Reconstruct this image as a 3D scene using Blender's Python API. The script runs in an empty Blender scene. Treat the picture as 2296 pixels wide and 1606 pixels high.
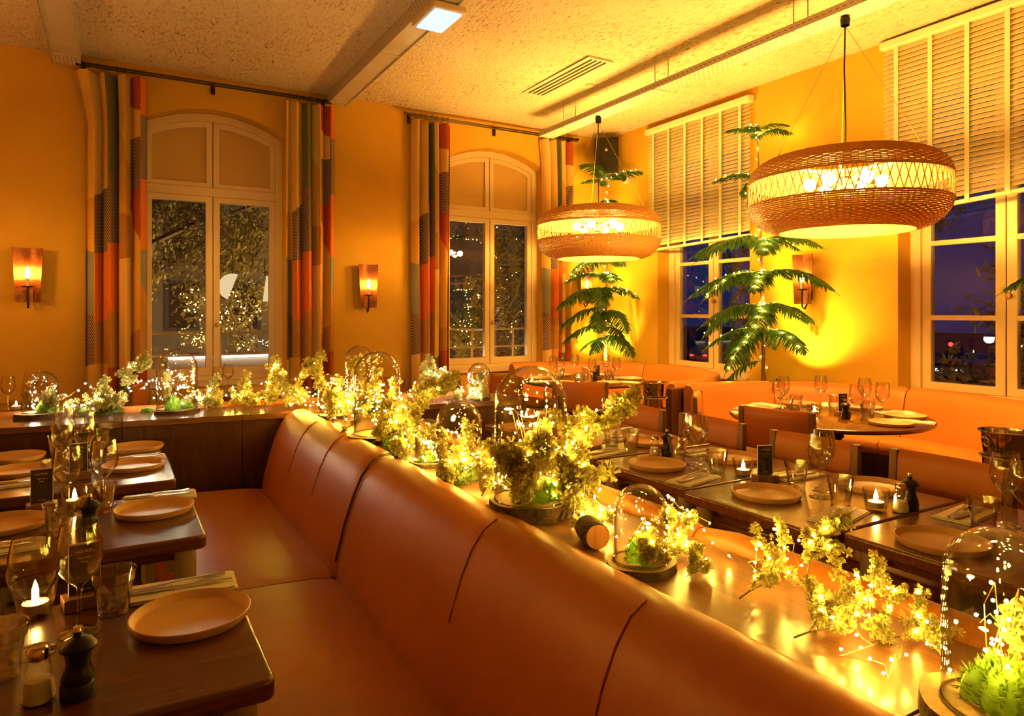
import bpy, math, random
from mathutils import Vector, Matrix
PI = math.pi
sc = bpy.context.scene
COL = sc.collection
RND = random.Random(7)

# ---------------------------------------------------------------- camera, world, exposure
TH = math.radians(30.12); ST, CT = math.sin(TH), math.cos(TH)
FPX, CXP, HYP, CAMZ = 1530.7, 1148.0, 700.0, 1.5        # for a 2296x1606 frame
cam_d = bpy.data.cameras.new('camera'); cam = bpy.data.objects.new('camera', cam_d); COL.objects.link(cam)
cam.location = (0, 0, CAMZ); cam.rotation_euler = (PI/2, 0, -TH)
cam_d.sensor_fit = 'HORIZONTAL'; cam_d.sensor_width = 36.0; cam_d.lens = 24.0
cam_d.shift_y = -(803.0-HYP)/2296.0; cam_d.clip_start = 0.02; cam_d.clip_end = 400
sc.camera = cam
w = bpy.data.worlds.new('world'); sc.world = w; w.use_nodes = True
bg = w.node_tree.nodes['Background']; bg.inputs[0].default_value = (0.035, 0.05, 0.22, 1); bg.inputs[1].default_value = 0.35
sc.view_settings.view_transform = 'Standard'; sc.view_settings.look = 'None'
sc.view_settings.gamma = 1.0; sc.view_settings.use_curve_mapping = False
sc.view_settings.exposure = 0.0
sc.cycles.caustics_refractive = False; sc.cycles.caustics_reflective = False
sc.cycles.sample_clamp_indirect = 6.0
sc.cycles.transparent_max_bounces = 16
sc.cycles.max_bounces = 7; sc.cycles.diffuse_bounces = 3; sc.cycles.glossy_bounces = 2; sc.cycles.transmission_bounces = 6
sc.cycles.adaptive_threshold = 0.05
WARM = (1.0, 0.50, 0.10)
FAIRY = (1.0, 0.62, 0.07)
PENDANT_L, SCONCE_L, FAIRY_L, UPLIGHT_W, FLAME_L = 860.0, 170.0, 620.0, 70.0, 240.0

def px_on_z(px, py, z):
    u = (px-CXP)/FPX; v = (HYP-py)/FPX; k = (z-CAMZ)/v
    return Vector(((ST+u*CT)*k, (CT-u*ST)*k, z))

# ---------------------------------------------------------------- materials
MATS = {}
def newmat(name):
    m = bpy.data.materials.new(name); m.use_nodes = True; MATS[name] = m
    nt = m.node_tree; return m, nt, nt.nodes, nt.links, nt.nodes['Principled BSDF']
def coords(n, l, scale=(1,1,1), rot=(0,0,0), kind='Object'):
    tc = n.new('ShaderNodeTexCoord'); mp = n.new('ShaderNodeMapping')
    mp.inputs['Scale'].default_value = scale; mp.inputs['Rotation'].default_value = rot
    l.new(tc.outputs[kind], mp.inputs[0]); return mp.outputs[0]
def ramp(n, l, src, stops):
    r = n.new('ShaderNodeValToRGB'); el = r.color_ramp.elements
    while len(el) < len(stops): el.new(0.5)
    for e, (p, c) in zip(el, stops): e.position = p; e.color = (*c, 1)
    l.new(src, r.inputs[0]); return r.outputs[0]
def noise(n, l, vec, scale, detail=4, rough=0.55, dist=0.0):
    t = n.new('ShaderNodeTexNoise'); t.inputs['Scale'].default_value = scale; t.inputs['Detail'].default_value = detail
    t.inputs['Roughness'].default_value = rough; t.inputs['Distortion'].default_value = dist
    if vec is not None: l.new(vec, t.inputs['Vector'])
    return t.outputs['Fac']
def bump(n, l, h, p, strength=0.2, dist=0.01):
    b = n.new('ShaderNodeBump'); b.inputs['Strength'].default_value = strength; b.inputs['Distance'].default_value = dist
    l.new(h, b.inputs['Height']); l.new(b.outputs[0], p.inputs['Normal'])
def plain(name, col, rough=0.5, metal=0.0, var=0.12, scale=8, bmp=0.0, spec=0.5, bdist=0.004):
    m, nt, n, l, p = newmat(name)
    v = coords(n, l); f = noise(n, l, v, scale, 2)
    c0 = tuple(max(0, c*(1-var)) for c in col); c1 = tuple(min(1, c*(1+var)) for c in col)
    l.new(ramp(n, l, f, [(0.3, c0), (0.7, c1)]), p.inputs['Base Color'])
    p.inputs['Roughness'].default_value = rough; p.inputs['Metallic'].default_value = metal
    p.inputs['Specular IOR Level'].default_value = spec
    if bmp > 0.06: bump(n, l, noise(n, l, v, scale*6, 3), p, bmp, bdist)
    return m
def wood(name, dark, light, rough=0.35, axis=0, scale=6.0, coat=0.0, bmp=0.08):
    m, nt, n, l, p = newmat(name)
    s = [scale*4]*3; s[axis] = scale*0.25
    v = coords(n, l, tuple(s))
    f = noise(n, l, v, 2.2, 5, 0.62, 1.2)
    l.new(ramp(n, l, f, [(0.28, dark), (0.52, tuple((a+b)/2 for a, b in zip(dark, light))), (0.74, light)]), p.inputs['Base Color'])
    p.inputs['Roughness'].default_value = rough; p.inputs['Coat Weight'].default_value = coat; p.inputs['Coat Roughness'].default_value = 0.18
    bump(n, l, f, p, bmp, 0.004)
    return m
def emit(name, col, strength, sample=True):
    m = bpy.data.materials.new(name); m.use_nodes = True; n = m.node_tree.nodes; l = m.node_tree.links
    n.remove(n['Principled BSDF']); e = n.new('ShaderNodeEmission')
    e.inputs[0].default_value = (*col, 1); e.inputs[1].default_value = strength
    l.new(e.outputs[0], n['Material Output'].inputs[0]); MATS[name] = m
    if not sample: m.cycles.emission_sampling = 'NONE'
    return m
def thin_glass(name, tint=(1, 1, 1), base=0.05, gain=0.75, rough=0.02, power=4.0):
    m = bpy.data.materials.new(name); m.use_nodes = True; n = m.node_tree.nodes; l = m.node_tree.links
    n.remove(n['Principled BSDF'])
    tr = n.new('ShaderNodeBsdfTransparent'); tr.inputs[0].default_value = (*tint, 1)
    gl = n.new('ShaderNodeBsdfGlossy'); gl.inputs['Roughness'].default_value = rough
    lw = n.new('ShaderNodeLayerWeight'); lw.inputs[0].default_value = 0.5
    pw = n.new('ShaderNodeMath'); pw.operation = 'POWER'; pw.inputs[1].default_value = power; l.new(lw.outputs['Facing'], pw.inputs[0])
    ma = n.new('ShaderNodeMath'); ma.operation = 'MULTIPLY_ADD'; ma.inputs[1].default_value = gain; ma.inputs[2].default_value = base; l.new(pw.outputs[0], ma.inputs[0])
    mx = n.new('ShaderNodeMixShader'); l.new(ma.outputs[0], mx.inputs[0]); l.new(tr.outputs[0], mx.inputs[1]); l.new(gl.outputs[0], mx.inputs[2])
    l.new(mx.outputs[0], n['Material Output'].inputs[0]); MATS[name] = m; return m
def leafy(name, c0, c1, scale=30, trans=0.35, rough=0.6):
    m, nt, n, l, p = newmat(name)
    v = coords(n, l); f = noise(n, l, v, scale, 3)
    col = ramp(n, l, f, [(0.3, c0), (0.7, c1)]); l.new(col, p.inputs['Base Color']); p.inputs['Roughness'].default_value = rough
    t = n.new('ShaderNodeBsdfTranslucent'); l.new(col, t.inputs[0]); mx = n.new('ShaderNodeMixShader'); mx.inputs[0].default_value = trans
    l.new(p.outputs[0], mx.inputs[1]); l.new(t.outputs[0], mx.inputs[2]); l.new(mx.outputs[0], n['Material Output'].inputs[0])
    return m

def wall_mat():
    m, nt, n, l, p = newmat('ochre_plaster')
    v = coords(n, l); f = noise(n, l, v, 0.9, 6, 0.6, 0.4)
    l.new(ramp(n, l, f, [(0.3, (0.66, 0.36, 0.030)), (0.7, (0.75, 0.44, 0.05))]), p.inputs['Base Color'])
    p.inputs['Roughness'].default_value = 0.75; p.inputs['Specular IOR Level'].default_value = 0.25
    bump(n, l, noise(n, l, v, 5.0, 5, 0.65), p, 0.22, 0.02)
wall_mat()
def ceil_mat():
    m, nt, n, l, p = newmat('rough_plaster_ceiling')
    v = coords(n, l); vs = coords(n, l, (1.0, 0.38, 1.0), (0, 0, 0.5))
    flecks = noise(n, l, vs, 44.0, 4, 0.65, 0.8)
    pit = noise(n, l, v, 34.0, 3, 0.7, 0.2)
    patch = noise(n, l, v, 1.1, 3)
    a = n.new('ShaderNodeMath'); a.operation = 'MULTIPLY_ADD'; a.inputs[1].default_value = 0.22; l.new(patch, a.inputs[0]); l.new(flecks, a.inputs[2])
    base = ramp(n, l, a.outputs[0], [(0.40, (0.26, 0.16, 0.08)), (0.49, (0.68, 0.53, 0.36)), (0.60, (0.86, 0.71, 0.52)), (0.8, (0.88, 0.76, 0.58))])
    l.new(base, p.inputs['Base Color']); p.inputs['Roughness'].default_value = 0.9; p.inputs['Specular IOR Level'].default_value = 0.1
    mx = n.new('ShaderNodeMath'); mx.operation = 'ADD'; l.new(pit, mx.inputs[0]); l.new(flecks, mx.inputs[1])
    bump(n, l, mx.outputs[0], p, 0.75, 0.03)
ceil_mat()
def leather(name, c0, c1, rough=0.38):
    m, nt, n, l, p = newmat(name)
    v = coords(n, l); f = noise(n, l, v, 2.0, 5, 0.6)
    l.new(ramp(n, l, f, [(0.3, c0), (0.7, c1)]), p.inputs['Base Color'])
    p.inputs['Roughness'].default_value = rough; p.inputs['Specular IOR Level'].default_value = 0.35
    wr = noise(n, l, coords(n, l, (1.2, 3.0, 1.2)), 3.0, 3, 0.5, 0.8); gr = noise(n, l, v, 260.0, 2)
    a = n.new('ShaderNodeMath'); a.operation = 'MULTIPLY_ADD'; a.inputs[1].default_value = 0.03; l.new(gr, a.inputs[0]); l.new(wr, a.inputs[2])
    bump(n, l, a.outputs[0], p, 0.16, 0.02)
leather('tan_leather', (0.44, 0.125, 0.014), (0.52, 0.165, 0.022))
leather('booth_leather', (0.52, 0.175, 0.024), (0.60, 0.215, 0.034), 0.45)
wood('dark_wood_x', (0.060, 0.017, 0.005), (0.15, 0.046, 0.013), 0.26, 0, 5, 0.35)
wood('dark_wood_y', (0.060, 0.017, 0.005), (0.15, 0.046, 0.013), 0.26, 1, 5, 0.35)
wood('dark_wood_z', (0.045, 0.014, 0.005), (0.105, 0.035, 0.011), 0.45, 2, 4, 0.1)
wood('oak_top', (0.10, 0.032, 0.009), (0.23, 0.082, 0.022), 0.22, 0, 6, 0.35)
wood('ledge_wood', (0.13, 0.050, 0.016), (0.27, 0.112, 0.034), 0.32, 1, 6, 0.15)
wood('ledge_wood_x', (0.12, 0.045, 0.016), (0.25, 0.105, 0.035), 0.25, 0, 6, 0.5)
wood('chair_wood', (0.13, 0.050, 0.020), (0.26, 0.110, 0.042), 0.45, 2, 5)
wood('bark_slab', (0.30, 0.17, 0.07), (0.55, 0.36, 0.17), 0.7, 2, 8)
wood('red_wood', (0.36, 0.12, 0.035), (0.62, 0.26, 0.09), 0.65, 1, 8)
plain('bark', (0.10, 0.06, 0.035), 0.9, 0, 0.4, 30, 0.8, 0.2, 0.01)
plain('white_paint', (0.80, 0.62, 0.34), 0.42, 0, 0.04, 3, 0.03)
plain('blind_paint', (0.88, 0.76, 0.52), 0.45, 0, 0.03, 3)
plain('tray_metal', (0.66, 0.60, 0.50), 0.5, 0.2, 0.06, 6)
plain('slot_dark', (0.04, 0.03, 0.02), 0.8)
plain('black_plastic', (0.012, 0.010, 0.010), 0.35, 0, 0.1, 20, 0.0, 0.3)
plain('black_metal', (0.016, 0.014, 0.013), 0.5, 0.6, 0.2, 20)
plain('rod_metal', (0.06, 0.04, 0.025), 0.35, 0.9, 0.1, 20)
plain('brass', (0.45, 0.26, 0.09), 0.35, 1.0, 0.1, 20)
plain('steel', (0.75, 0.70, 0.62), 0.12, 1.0, 0.04, 10)
plain('cutlery_steel', (0.62, 0.57, 0.50), 0.22, 1.0, 0.06, 20)
plain('stoneware', (0.64, 0.36, 0.16), 0.38, 0, 0.05, 12, 0.05)
plain('linen', (0.82, 0.74, 0.58), 0.85, 0, 0.05, 40, 0.25)
plain('salt', (0.85, 0.82, 0.75), 0.8, 0, 0.05, 60)
plain('wax', (0.85, 0.72, 0.50), 0.5, 0, 0.04, 10)
plain('table_leg', (0.42, 0.36, 0.26), 0.45, 0.2, 0.05, 10)
plain('card_black', (0.022, 0.012, 0.012), 0.4, 0, 0.1, 20)
plain('card_edge', (0.65, 0.50, 0.32), 0.4, 0, 0.1, 20)
plain('card_print', (0.75, 0.45, 0.22), 0.6, 0, 0.03, 20)
plain('floor_dark', (0.09, 0.045, 0.022), 0.5, 0, 0.3, 3, 0.1)
plain('copper_shade', (0.27, 0.08, 0.022), 0.4, 0.35, 0.35, 14, 0.25, 0.5, 0.01)
plain('pot_clay', (0.05, 0.045, 0.04), 0.6, 0, 0.2, 12)
plain('soil', (0.03, 0.018, 0.01), 0.95, 0, 0.4, 40)
plain('trunk_bark', (0.20, 0.10, 0.045), 0.8, 0, 0.3, 30, 0.5)
plain('twig_bark', (0.10, 0.065, 0.04), 0.85, 0, 0.3, 60, 0.4)
plain('wire_copper', (0.55, 0.36, 0.12), 0.4, 0.7, 0.1, 30)
plain('frosted_panel', (0.62, 0.40, 0.12), 0.28, 0, 0.06, 2)
plain('facade_stone', (0.34, 0.26, 0.18), 0.9, 0, 0.12, 2)
plain('facade_roof', (0.08, 0.09, 0.11), 0.7, 0, 0.15, 3)
plain('asphalt', (0.04, 0.04, 0.045), 0.8, 0, 0.2, 3)
plain('car_paint', (0.30, 0.30, 0.32), 0.3, 0.3, 0.1, 3)
leafy('wicker', (0.56, 0.27, 0.07), (0.78, 0.42, 0.12), 60, 0.10, 0.5)
leafy('pine_needles', (0.030, 0.10, 0.022), (0.075, 0.20, 0.04), 20, 0.25)
leafy('lichen', (0.58, 0.50, 0.12), (0.84, 0.75, 0.26), 60, 0.35)
leafy('moss_green', (0.16, 0.34, 0.03), (0.34, 0.60, 0.06), 50, 0.25)
leafy('moss_dark', (0.08, 0.14, 0.03), (0.20, 0.26, 0.06), 50, 0.2)
leafy('street_leaf', (0.16, 0.12, 0.03), (0.42, 0.30, 0.06), 3, 0.35)
thin_glass('dome_glass', (0.97, 0.965, 0.94), 0.045, 0.85, 0.02, 2.6)
thin_glass('pane_glass', (0.80, 0.82, 0.85), 0.10, 0.7, 0.01)
thin_glass('wine_glass', (0.99, 0.985, 0.97), 0.075, 0.92, 0.015, 2.0)
thin_glass('tumbler_glass', (0.975, 0.965, 0.94), 0.13, 0.87, 0.03, 1.6)
thin_glass('votive_glass', (0.97, 0.94, 0.88), 0.10, 0.85, 0.03, 2.4)
def clear_glass():
    m, nt, n, l, p = newmat('clear_glass')
    v = coords(n, l); l.new(ramp(n, l, noise(n, l, v, 4.0), [(0.0, (0.98, 0.98, 0.97)), (1.0, (1, 1, 1))]), p.inputs['Base Color'])
    p.inputs['Transmission Weight'].default_value = 1.0; p.inputs['Roughness'].default_value = 0.0; p.inputs['IOR'].default_value = 1.45
clear_glass()
def stripes():
    m, nt, n, l, p = newmat('cloth_stripe')
    v = coords(n, l, (1, 1, 1), (0, 0.45, 0)); wv = n.new('ShaderNodeTexWave'); wv.inputs['Scale'].default_value = 22.0; l.new(v, wv.inputs['Vector'])
    l.new(ramp(n, l, wv.outputs['Fac'], [(0.55, (0.055, 0.035, 0.045)), (0.75, (0.50, 0.34, 0.22))]), p.inputs['Base Color']); p.inputs['Roughness'].default_value = 0.9
stripes()
for nm, c in dict(cream=(0.76, 0.50, 0.155), gold=(0.68, 0.37, 0.07), tan=(0.46, 0.22, 0.06), olive=(0.16, 0.16, 0.075), grey=(0.24, 0.24, 0.19), orange=(0.70, 0.19, 0.045), red=(0.42, 0.085, 0.03)).items():
    plain('cloth_'+nm, c, 0.9, 0, 0.05, 60, 0.15, 0.15)
emit('bulb_pendant', (1.0, 0.49, 0.08), PENDANT_L)
emit('bulb_sconce', (1.0, 0.46, 0.06), SCONCE_L)
emit('bulb_fairy', FAIRY, FAIRY_L)
emit('bulb_cool', (1.0, 0.86, 0.58), FAIRY_L*0.8)
emit('flame', (1.0, 0.55, 0.12), FLAME_L)
emit('spot_lens', (1.0, 0.70, 0.18), 30.0, False)
emit('led_panel', (0.55, 0.75, 1.0), 1.6, False)
emit('street_white', (1.0, 0.88, 0.70), 3.5, False)
emit('street_gold', (1.0, 0.62, 0.16), 16.0, False)
emit('lantern_paper', (1.0, 0.74, 0.38), 1.1, False)
emit('red_lamp', (1.0, 0.02, 0.02), 9.0, False)
emit('headlight', (0.85, 0.92, 1.0), 7.0, False)
emit('far_window', (1.0, 0.60, 0.25), 0.5, False)

# ---------------------------------------------------------------- mesh helpers
class MB:
    def __init__(s): s.v = []; s.f = []; s.m = []; s.k = 0
    def add(s, vs, fs):
        o = len(s.v); s.v += [tuple(v) for v in vs]
        for f in fs: s.f.append(tuple(i+o for i in f)); s.m.append(s.k)
        return s
    def box(s, x0, x1, y0, y1, z0, z1):
        return s.add([(x0,y0,z0),(x1,y0,z0),(x1,y1,z0),(x0,y1,z0),(x0,y0,z1),(x1,y0,z1),(x1,y1,z1),(x0,y1,z1)],
                     [(0,3,2,1),(4,5,6,7),(0,1,5,4),(1,2,6,5),(2,3,7,6),(3,0,4,7)])
    def obox(s, c, size, rot):
        sx, sy, sz = (a/2 for a in size); c = Vector(c)
        vs = [c + rot @ Vector((x, y, z)) for x, y, z in ((-sx,-sy,-sz),(sx,-sy,-sz),(sx,sy,-sz),(-sx,sy,-sz),(-sx,-sy,sz),(sx,-sy,sz),(sx,sy,sz),(-sx,sy,sz))]
        return s.add(vs, [(0,3,2,1),(4,5,6,7),(0,1,5,4),(1,2,6,5),(2,3,7,6),(3,0,4,7)])
    def tube(s, pts, r, n=6, closed=False, caps=True):
        pts = [Vector(p) for p in pts]; N = len(pts); rs = r if isinstance(r, (list, tuple)) else [r]*N
        vs = []; fs = []; nrm = None
        for i, p in enumerate(pts):
            a = pts[(i-1) % N] if (i > 0 or closed) else p; b = pts[(i+1) % N] if (i < N-1 or closed) else p
            t = (b-a); t = t.normalized() if t.length > 1e-9 else Vector((0,0,1))
            if nrm is None:
                nrm = t.orthogonal().normalized()
            else:
                nrm = nrm - t*nrm.dot(t); nrm = nrm.normalized() if nrm.length > 1e-6 else t.orthogonal().normalized()
            bi = t.cross(nrm)
            for j in range(n):
                a_ = 2*PI*j/n; vs.append(p + (nrm*math.cos(a_)+bi*math.sin(a_))*rs[i])
        M = N if closed else N-1
        for i in range(M):
            for j in range(n):
                a = i*n+j; b = i*n+(j+1) % n; c = ((i+1) % N)*n+(j+1) % n; d = ((i+1) % N)*n+j
                fs.append((a, b, c, d))
        if caps and not closed:
            fs.append(tuple(range(n))[::-1]); fs.append(tuple((N-1)*n+j for j in range(n)))
        return s.add(vs, fs)
    def lathe(s, prof, n=24, o=(0,0,0), a0=0.0, a1=2*PI):
        full = abs(a1-a0-2*PI) < 1e-6; cnt = n if full else n+1; vs = []; fs = []; idx = []
        for r, z in prof:
            if r < 1e-6: idx.append([len(vs)]*cnt); vs.append((o[0], o[1], o[2]+z))
            else:
                row = []
                for j in range(cnt):
                    a = a0+(a1-a0)*j/n; row.append(len(vs)); vs.append((o[0]+r*math.cos(a), o[1]+r*math.sin(a), o[2]+z))
                idx.append(row)
        for i in range(len(prof)-1):
            for j in range(n):
                j2 = (j+1) % cnt; q = (idx[i][j], idx[i][j2], idx[i+1][j2], idx[i+1][j])
                q2 = []
                for x in q:
                    if x not in q2: q2.append(x)
                if len(q2) > 2: fs.append(tuple(q2))
        return s.add(vs, fs)
    def extrude(s, poly, f0, f1):
        """poly: list of 2d points; f0/f1 map a 2d point to the two end faces"""
        n = len(poly); vs = [f0(*p) for p in poly]+[f1(*p) for p in poly]
        fs = [tuple(range(n))[::-1], tuple(range(n, 2*n))]+[(i, (i+1) % n, n+(i+1) % n, n+i) for i in range(n)]
        return s.add(vs, fs)
    def ring(s, outer, inner, f0, f1):
        n = len(outer); vs = [f0(*p) for p in outer]+[f0(*p) for p in inner]+[f1(*p) for p in outer]+[f1(*p) for p in inner]; fs = []
        for i in range(n):
            j = (i+1) % n
            fs += [(i, j, n+j, n+i), (2*n+i, 3*n+i, 3*n+j, 2*n+j), (i, 2*n+i, 2*n+j, j), (n+i, n+j, 3*n+j, 3*n+i)]
        return s.add(vs, fs)
    def mesh(s, name, mats, smooth=True, ang=0.7):
        me = bpy.data.meshes.new(name); me.from_pydata(s.v, [], s.f); me.update()
        for m in (mats if isinstance(mats, (list, tuple)) else [mats]): me.materials.append(MATS[m])
        if len(set(s.m)) > 1 or (s.m and s.m[0]): me.polygons.foreach_set('material_index', s.m)
        if smooth:
            me.polygons.foreach_set('use_smooth', [True]*len(me.polygons)); me.set_sharp_from_angle(angle=ang)
        return me
    def build(s, name, mats, parent=None, smooth=True, bevel=0.0, seg=2, ang=0.7):
        return put(name, s.mesh(name, mats, smooth, ang), parent, bevel, seg)
def put(name, me, parent=None, bevel=0.0, seg=2):
    o = bpy.data.objects.new(name, me); COL.objects.link(o)
    if parent is not None: o.parent = parent
    if bevel:
        b = o.modifiers.new('bevel', 'BEVEL'); b.width = bevel; b.segments = seg; b.limit_method = 'ANGLE'; b.angle_limit = 0.6
        b.harden_normals = False
    return o
def tag(o, label, cat, group=None):
    o['label'] = label; o['category'] = cat
    if group: o['group'] = group
    return o
def thing(name, label, cat, loc=(0,0,0), rz=0.0, group=None):
    o = bpy.data.objects.new(name, None); COL.objects.link(o); o.location = loc; o.rotation_euler = (0, 0, rz); o.empty_display_size = 0.1
    return tag(o, label, cat, group)
def struct(name, mb, mats, **k):
    o = mb.build(name, mats, **k); o['kind'] = 'structure'; return o
def dup(root, loc, rz=0.0, label=None, group=None, scale=None, rot=None):
    def cp(o, par):
        c = o.copy(); COL.objects.link(c); c.parent = par
        for ch in o.children: cp(ch, c)
        return c
    r = cp(root, None); r.location = loc; r.rotation_euler = rot if rot else (0, 0, rz)
    if scale: r.scale = (scale,)*3
    if label: r['label'] = label
    if group: r['group'] = group
    return r
class Proto:
    """first use moves the prototype itself, later uses copy it"""
    def __init__(s, root, k=None): s.root = root; s.used = False; s.k = k
    def at(s, loc, rz=0.0, label=None, group=None, scale=None, rot=None):
        scale = scale or s.k
        if s.used: return dup(s.root, loc, rz, label, group, scale, rot)
        s.used = True; r = s.root; r.location = loc; r.rotation_euler = rot if rot else (0, 0, rz)
        if scale: r.scale = (scale,)*3
        if label: r['label'] = label
        if group: r['group'] = group
        return r
def rrect(x0, x1, y0, y1, r, n=4):
    pts = []
    for cx, cy, a in ((x1-r, y1-r, 0), (x0+r, y1-r, 90), (x0+r, y0+r, 180), (x1-r, y0+r, 270)):
        for i in range(n+1):
            t = math.radians(a+90*i/n); pts.append((cx+r*math.cos(t), cy+r*math.sin(t)))
    return pts
def octa(r):
    return [(r,0,0),(-r,0,0),(0,r,0),(0,-r,0),(0,0,r),(0,0,-r)], [(0,2,4),(2,1,4),(1,3,4),(3,0,4),(2,0,5),(1,2,5),(3,1,5),(0,3,5)]
def ico(r, sub=1):
    import bmesh
    bm = bmesh.new(); bmesh.ops.create_icosphere(bm, subdivisions=sub, radius=r)
    v = [tuple(x.co) for x in bm.verts]; f = [tuple(y.index for y in x.verts) for x in bm.faces]; bm.free(); return v, f
# ---------------------------------------------------------------- room shell
YA, XB, ZC = 7.75, 6.05, 3.96
XL, YF = -4.5, -3.5
WIN_A = [(0.18, 1.62), (3.55, 4.99)]          # openings in the back wall (x0, x1), arched heads
ZSILL, ZSPR, ZCRN = 0.76, 3.42, 3.62
def arch(x, x0, x1, zs, zc):
    c = (x0+x1)/2; h = (x1-x0)/2; return zs+(zc-zs)*(1-((x-c)/h)**2)
def back_wall():
    b = MB(); y = YA; yb = YA+0.42; NS = 14
    def q(x0, x1, z0, z1): b.add([(x0,y,z0),(x1,y,z0),(x1,y,z1),(x0,y,z1)], [(0,1,2,3)])
    xs = XL-0.3
    for x0, x1 in WIN_A:
        q(xs, x0, 0, ZC+0.1); q(x0, x1, 0, ZSILL); xs = x1
        for i in range(NS):
            a = x0+(x1-x0)*i/NS; c = x0+(x1-x0)*(i+1)/NS; za = arch(a, x0, x1, ZSPR, ZCRN); zc = arch(c, x0, x1, ZSPR, ZCRN)
            b.add([(a,y,za),(c,y,zc),(c,y,ZC+0.1),(a,y,ZC+0.1)], [(0,1,2,3)]); b.add([(a,y,za),(c,y,zc),(c,yb,zc),(a,yb,za)], [(3,2,1,0)])
        b.add([(x0,y,ZSILL),(x0,yb,ZSILL),(x0,yb,ZSPR),(x0,y,ZSPR)], [(0,1,2,3)])
        b.add([(x1,y,ZSILL),(x1,yb,ZSILL),(x1,yb,ZSPR),(x1,y,ZSPR)], [(3,2,1,0)])
        b.add([(x0,y,ZSILL),(x1,y,ZSILL),(x1,yb,ZSILL),(x0,yb,ZSILL)], [(0,1,2,3)])
    q(xs, XB, 0, ZC+0.1)
    struct('wall_back', b, 'ochre_plaster', smooth=False)
back_wall()
WIN_B = [(5.20, 6.68), (2.03, 3.55)]          # openings in the right wall (y0, y1)
ZBS, ZBT = 0.76, 3.55
def right_wall():
    b = MB(); x = XB; xb = XB+0.42
    def q(y0, y1, z0, z1): b.add([(x,y0,z0),(x,y1,z0),(x,y1,z1),(x,y0,z1)], [(3,2,1,0)])
    ys = YA
    for y0, y1 in WIN_B:
        q(y1, ys, 0, ZC+0.1); q(y0, y1, 0, ZBS); q(y0, y1, ZBT, ZC+0.1); ys = y0
        b.add([(x,y0,ZBS),(xb,y0,ZBS),(xb,y0,ZBT),(x,y0,ZBT)], [(0,1,2,3)]); b.add([(x,y1,ZBS),(xb,y1,ZBS),(xb,y1,ZBT),(x,y1,ZBT)], [(3,2,1,0)])
        b.add([(x,y0,ZBS),(x,y1,ZBS),(xb,y1,ZBS),(xb,y0,ZBS)], [(3,2,1,0)]); b.add([(x,y0,ZBT),(x,y1,ZBT),(xb,y1,ZBT),(xb,y0,ZBT)], [(0,1,2,3)])
    q(YF, ys, 0, ZC+0.1)
    struct('wall_right', b, 'ochre_plaster', smooth=False)
right_wall()
struct('wall_left', MB().add([(XL,YF,0),(XL,YA,0),(XL,YA,ZC+0.1),(XL,YF,ZC+0.1)], [(0,1,2,3)]), 'ochre_plaster', smooth=False)
struct('wall_front', MB().add([(XL,YF,0),(XB,YF,0),(XB,YF,ZC+0.1),(XL,YF,ZC+0.1)], [(3,2,1,0)]), 'ochre_plaster', smooth=False)
struct('floor', MB().add([(XL,YF,0),(XB,YF,0),(XB,YA,0),(XL,YA,0)], [(0,1,2,3)]), 'floor_dark', smooth=False)
def ceiling():
    b = MB(); nx, ny = 40, 44; r = random.Random(3); ph = [r.uniform(0, 6) for _ in range(4)]
    for j in range(ny+1):
        for i in range(nx+1):
            x = XL+(XB-XL)*i/nx; y = YF+(YA-YF)*j/ny
            b.v.append((x, y, ZC+0.007*math.sin(1.7*x+ph[0])*math.sin(1.3*y+ph[1])+0.004*math.sin(3.1*x+2.3*y+ph[2])))
    for j in range(ny):
        for i in range(nx):
            a = j*(nx+1)+i; b.f.append((a, a+nx+1, a+nx+2, a+1)); b.m.append(0)
    struct('ceiling', b, 'rough_plaster_ceiling')
ceiling()

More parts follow.
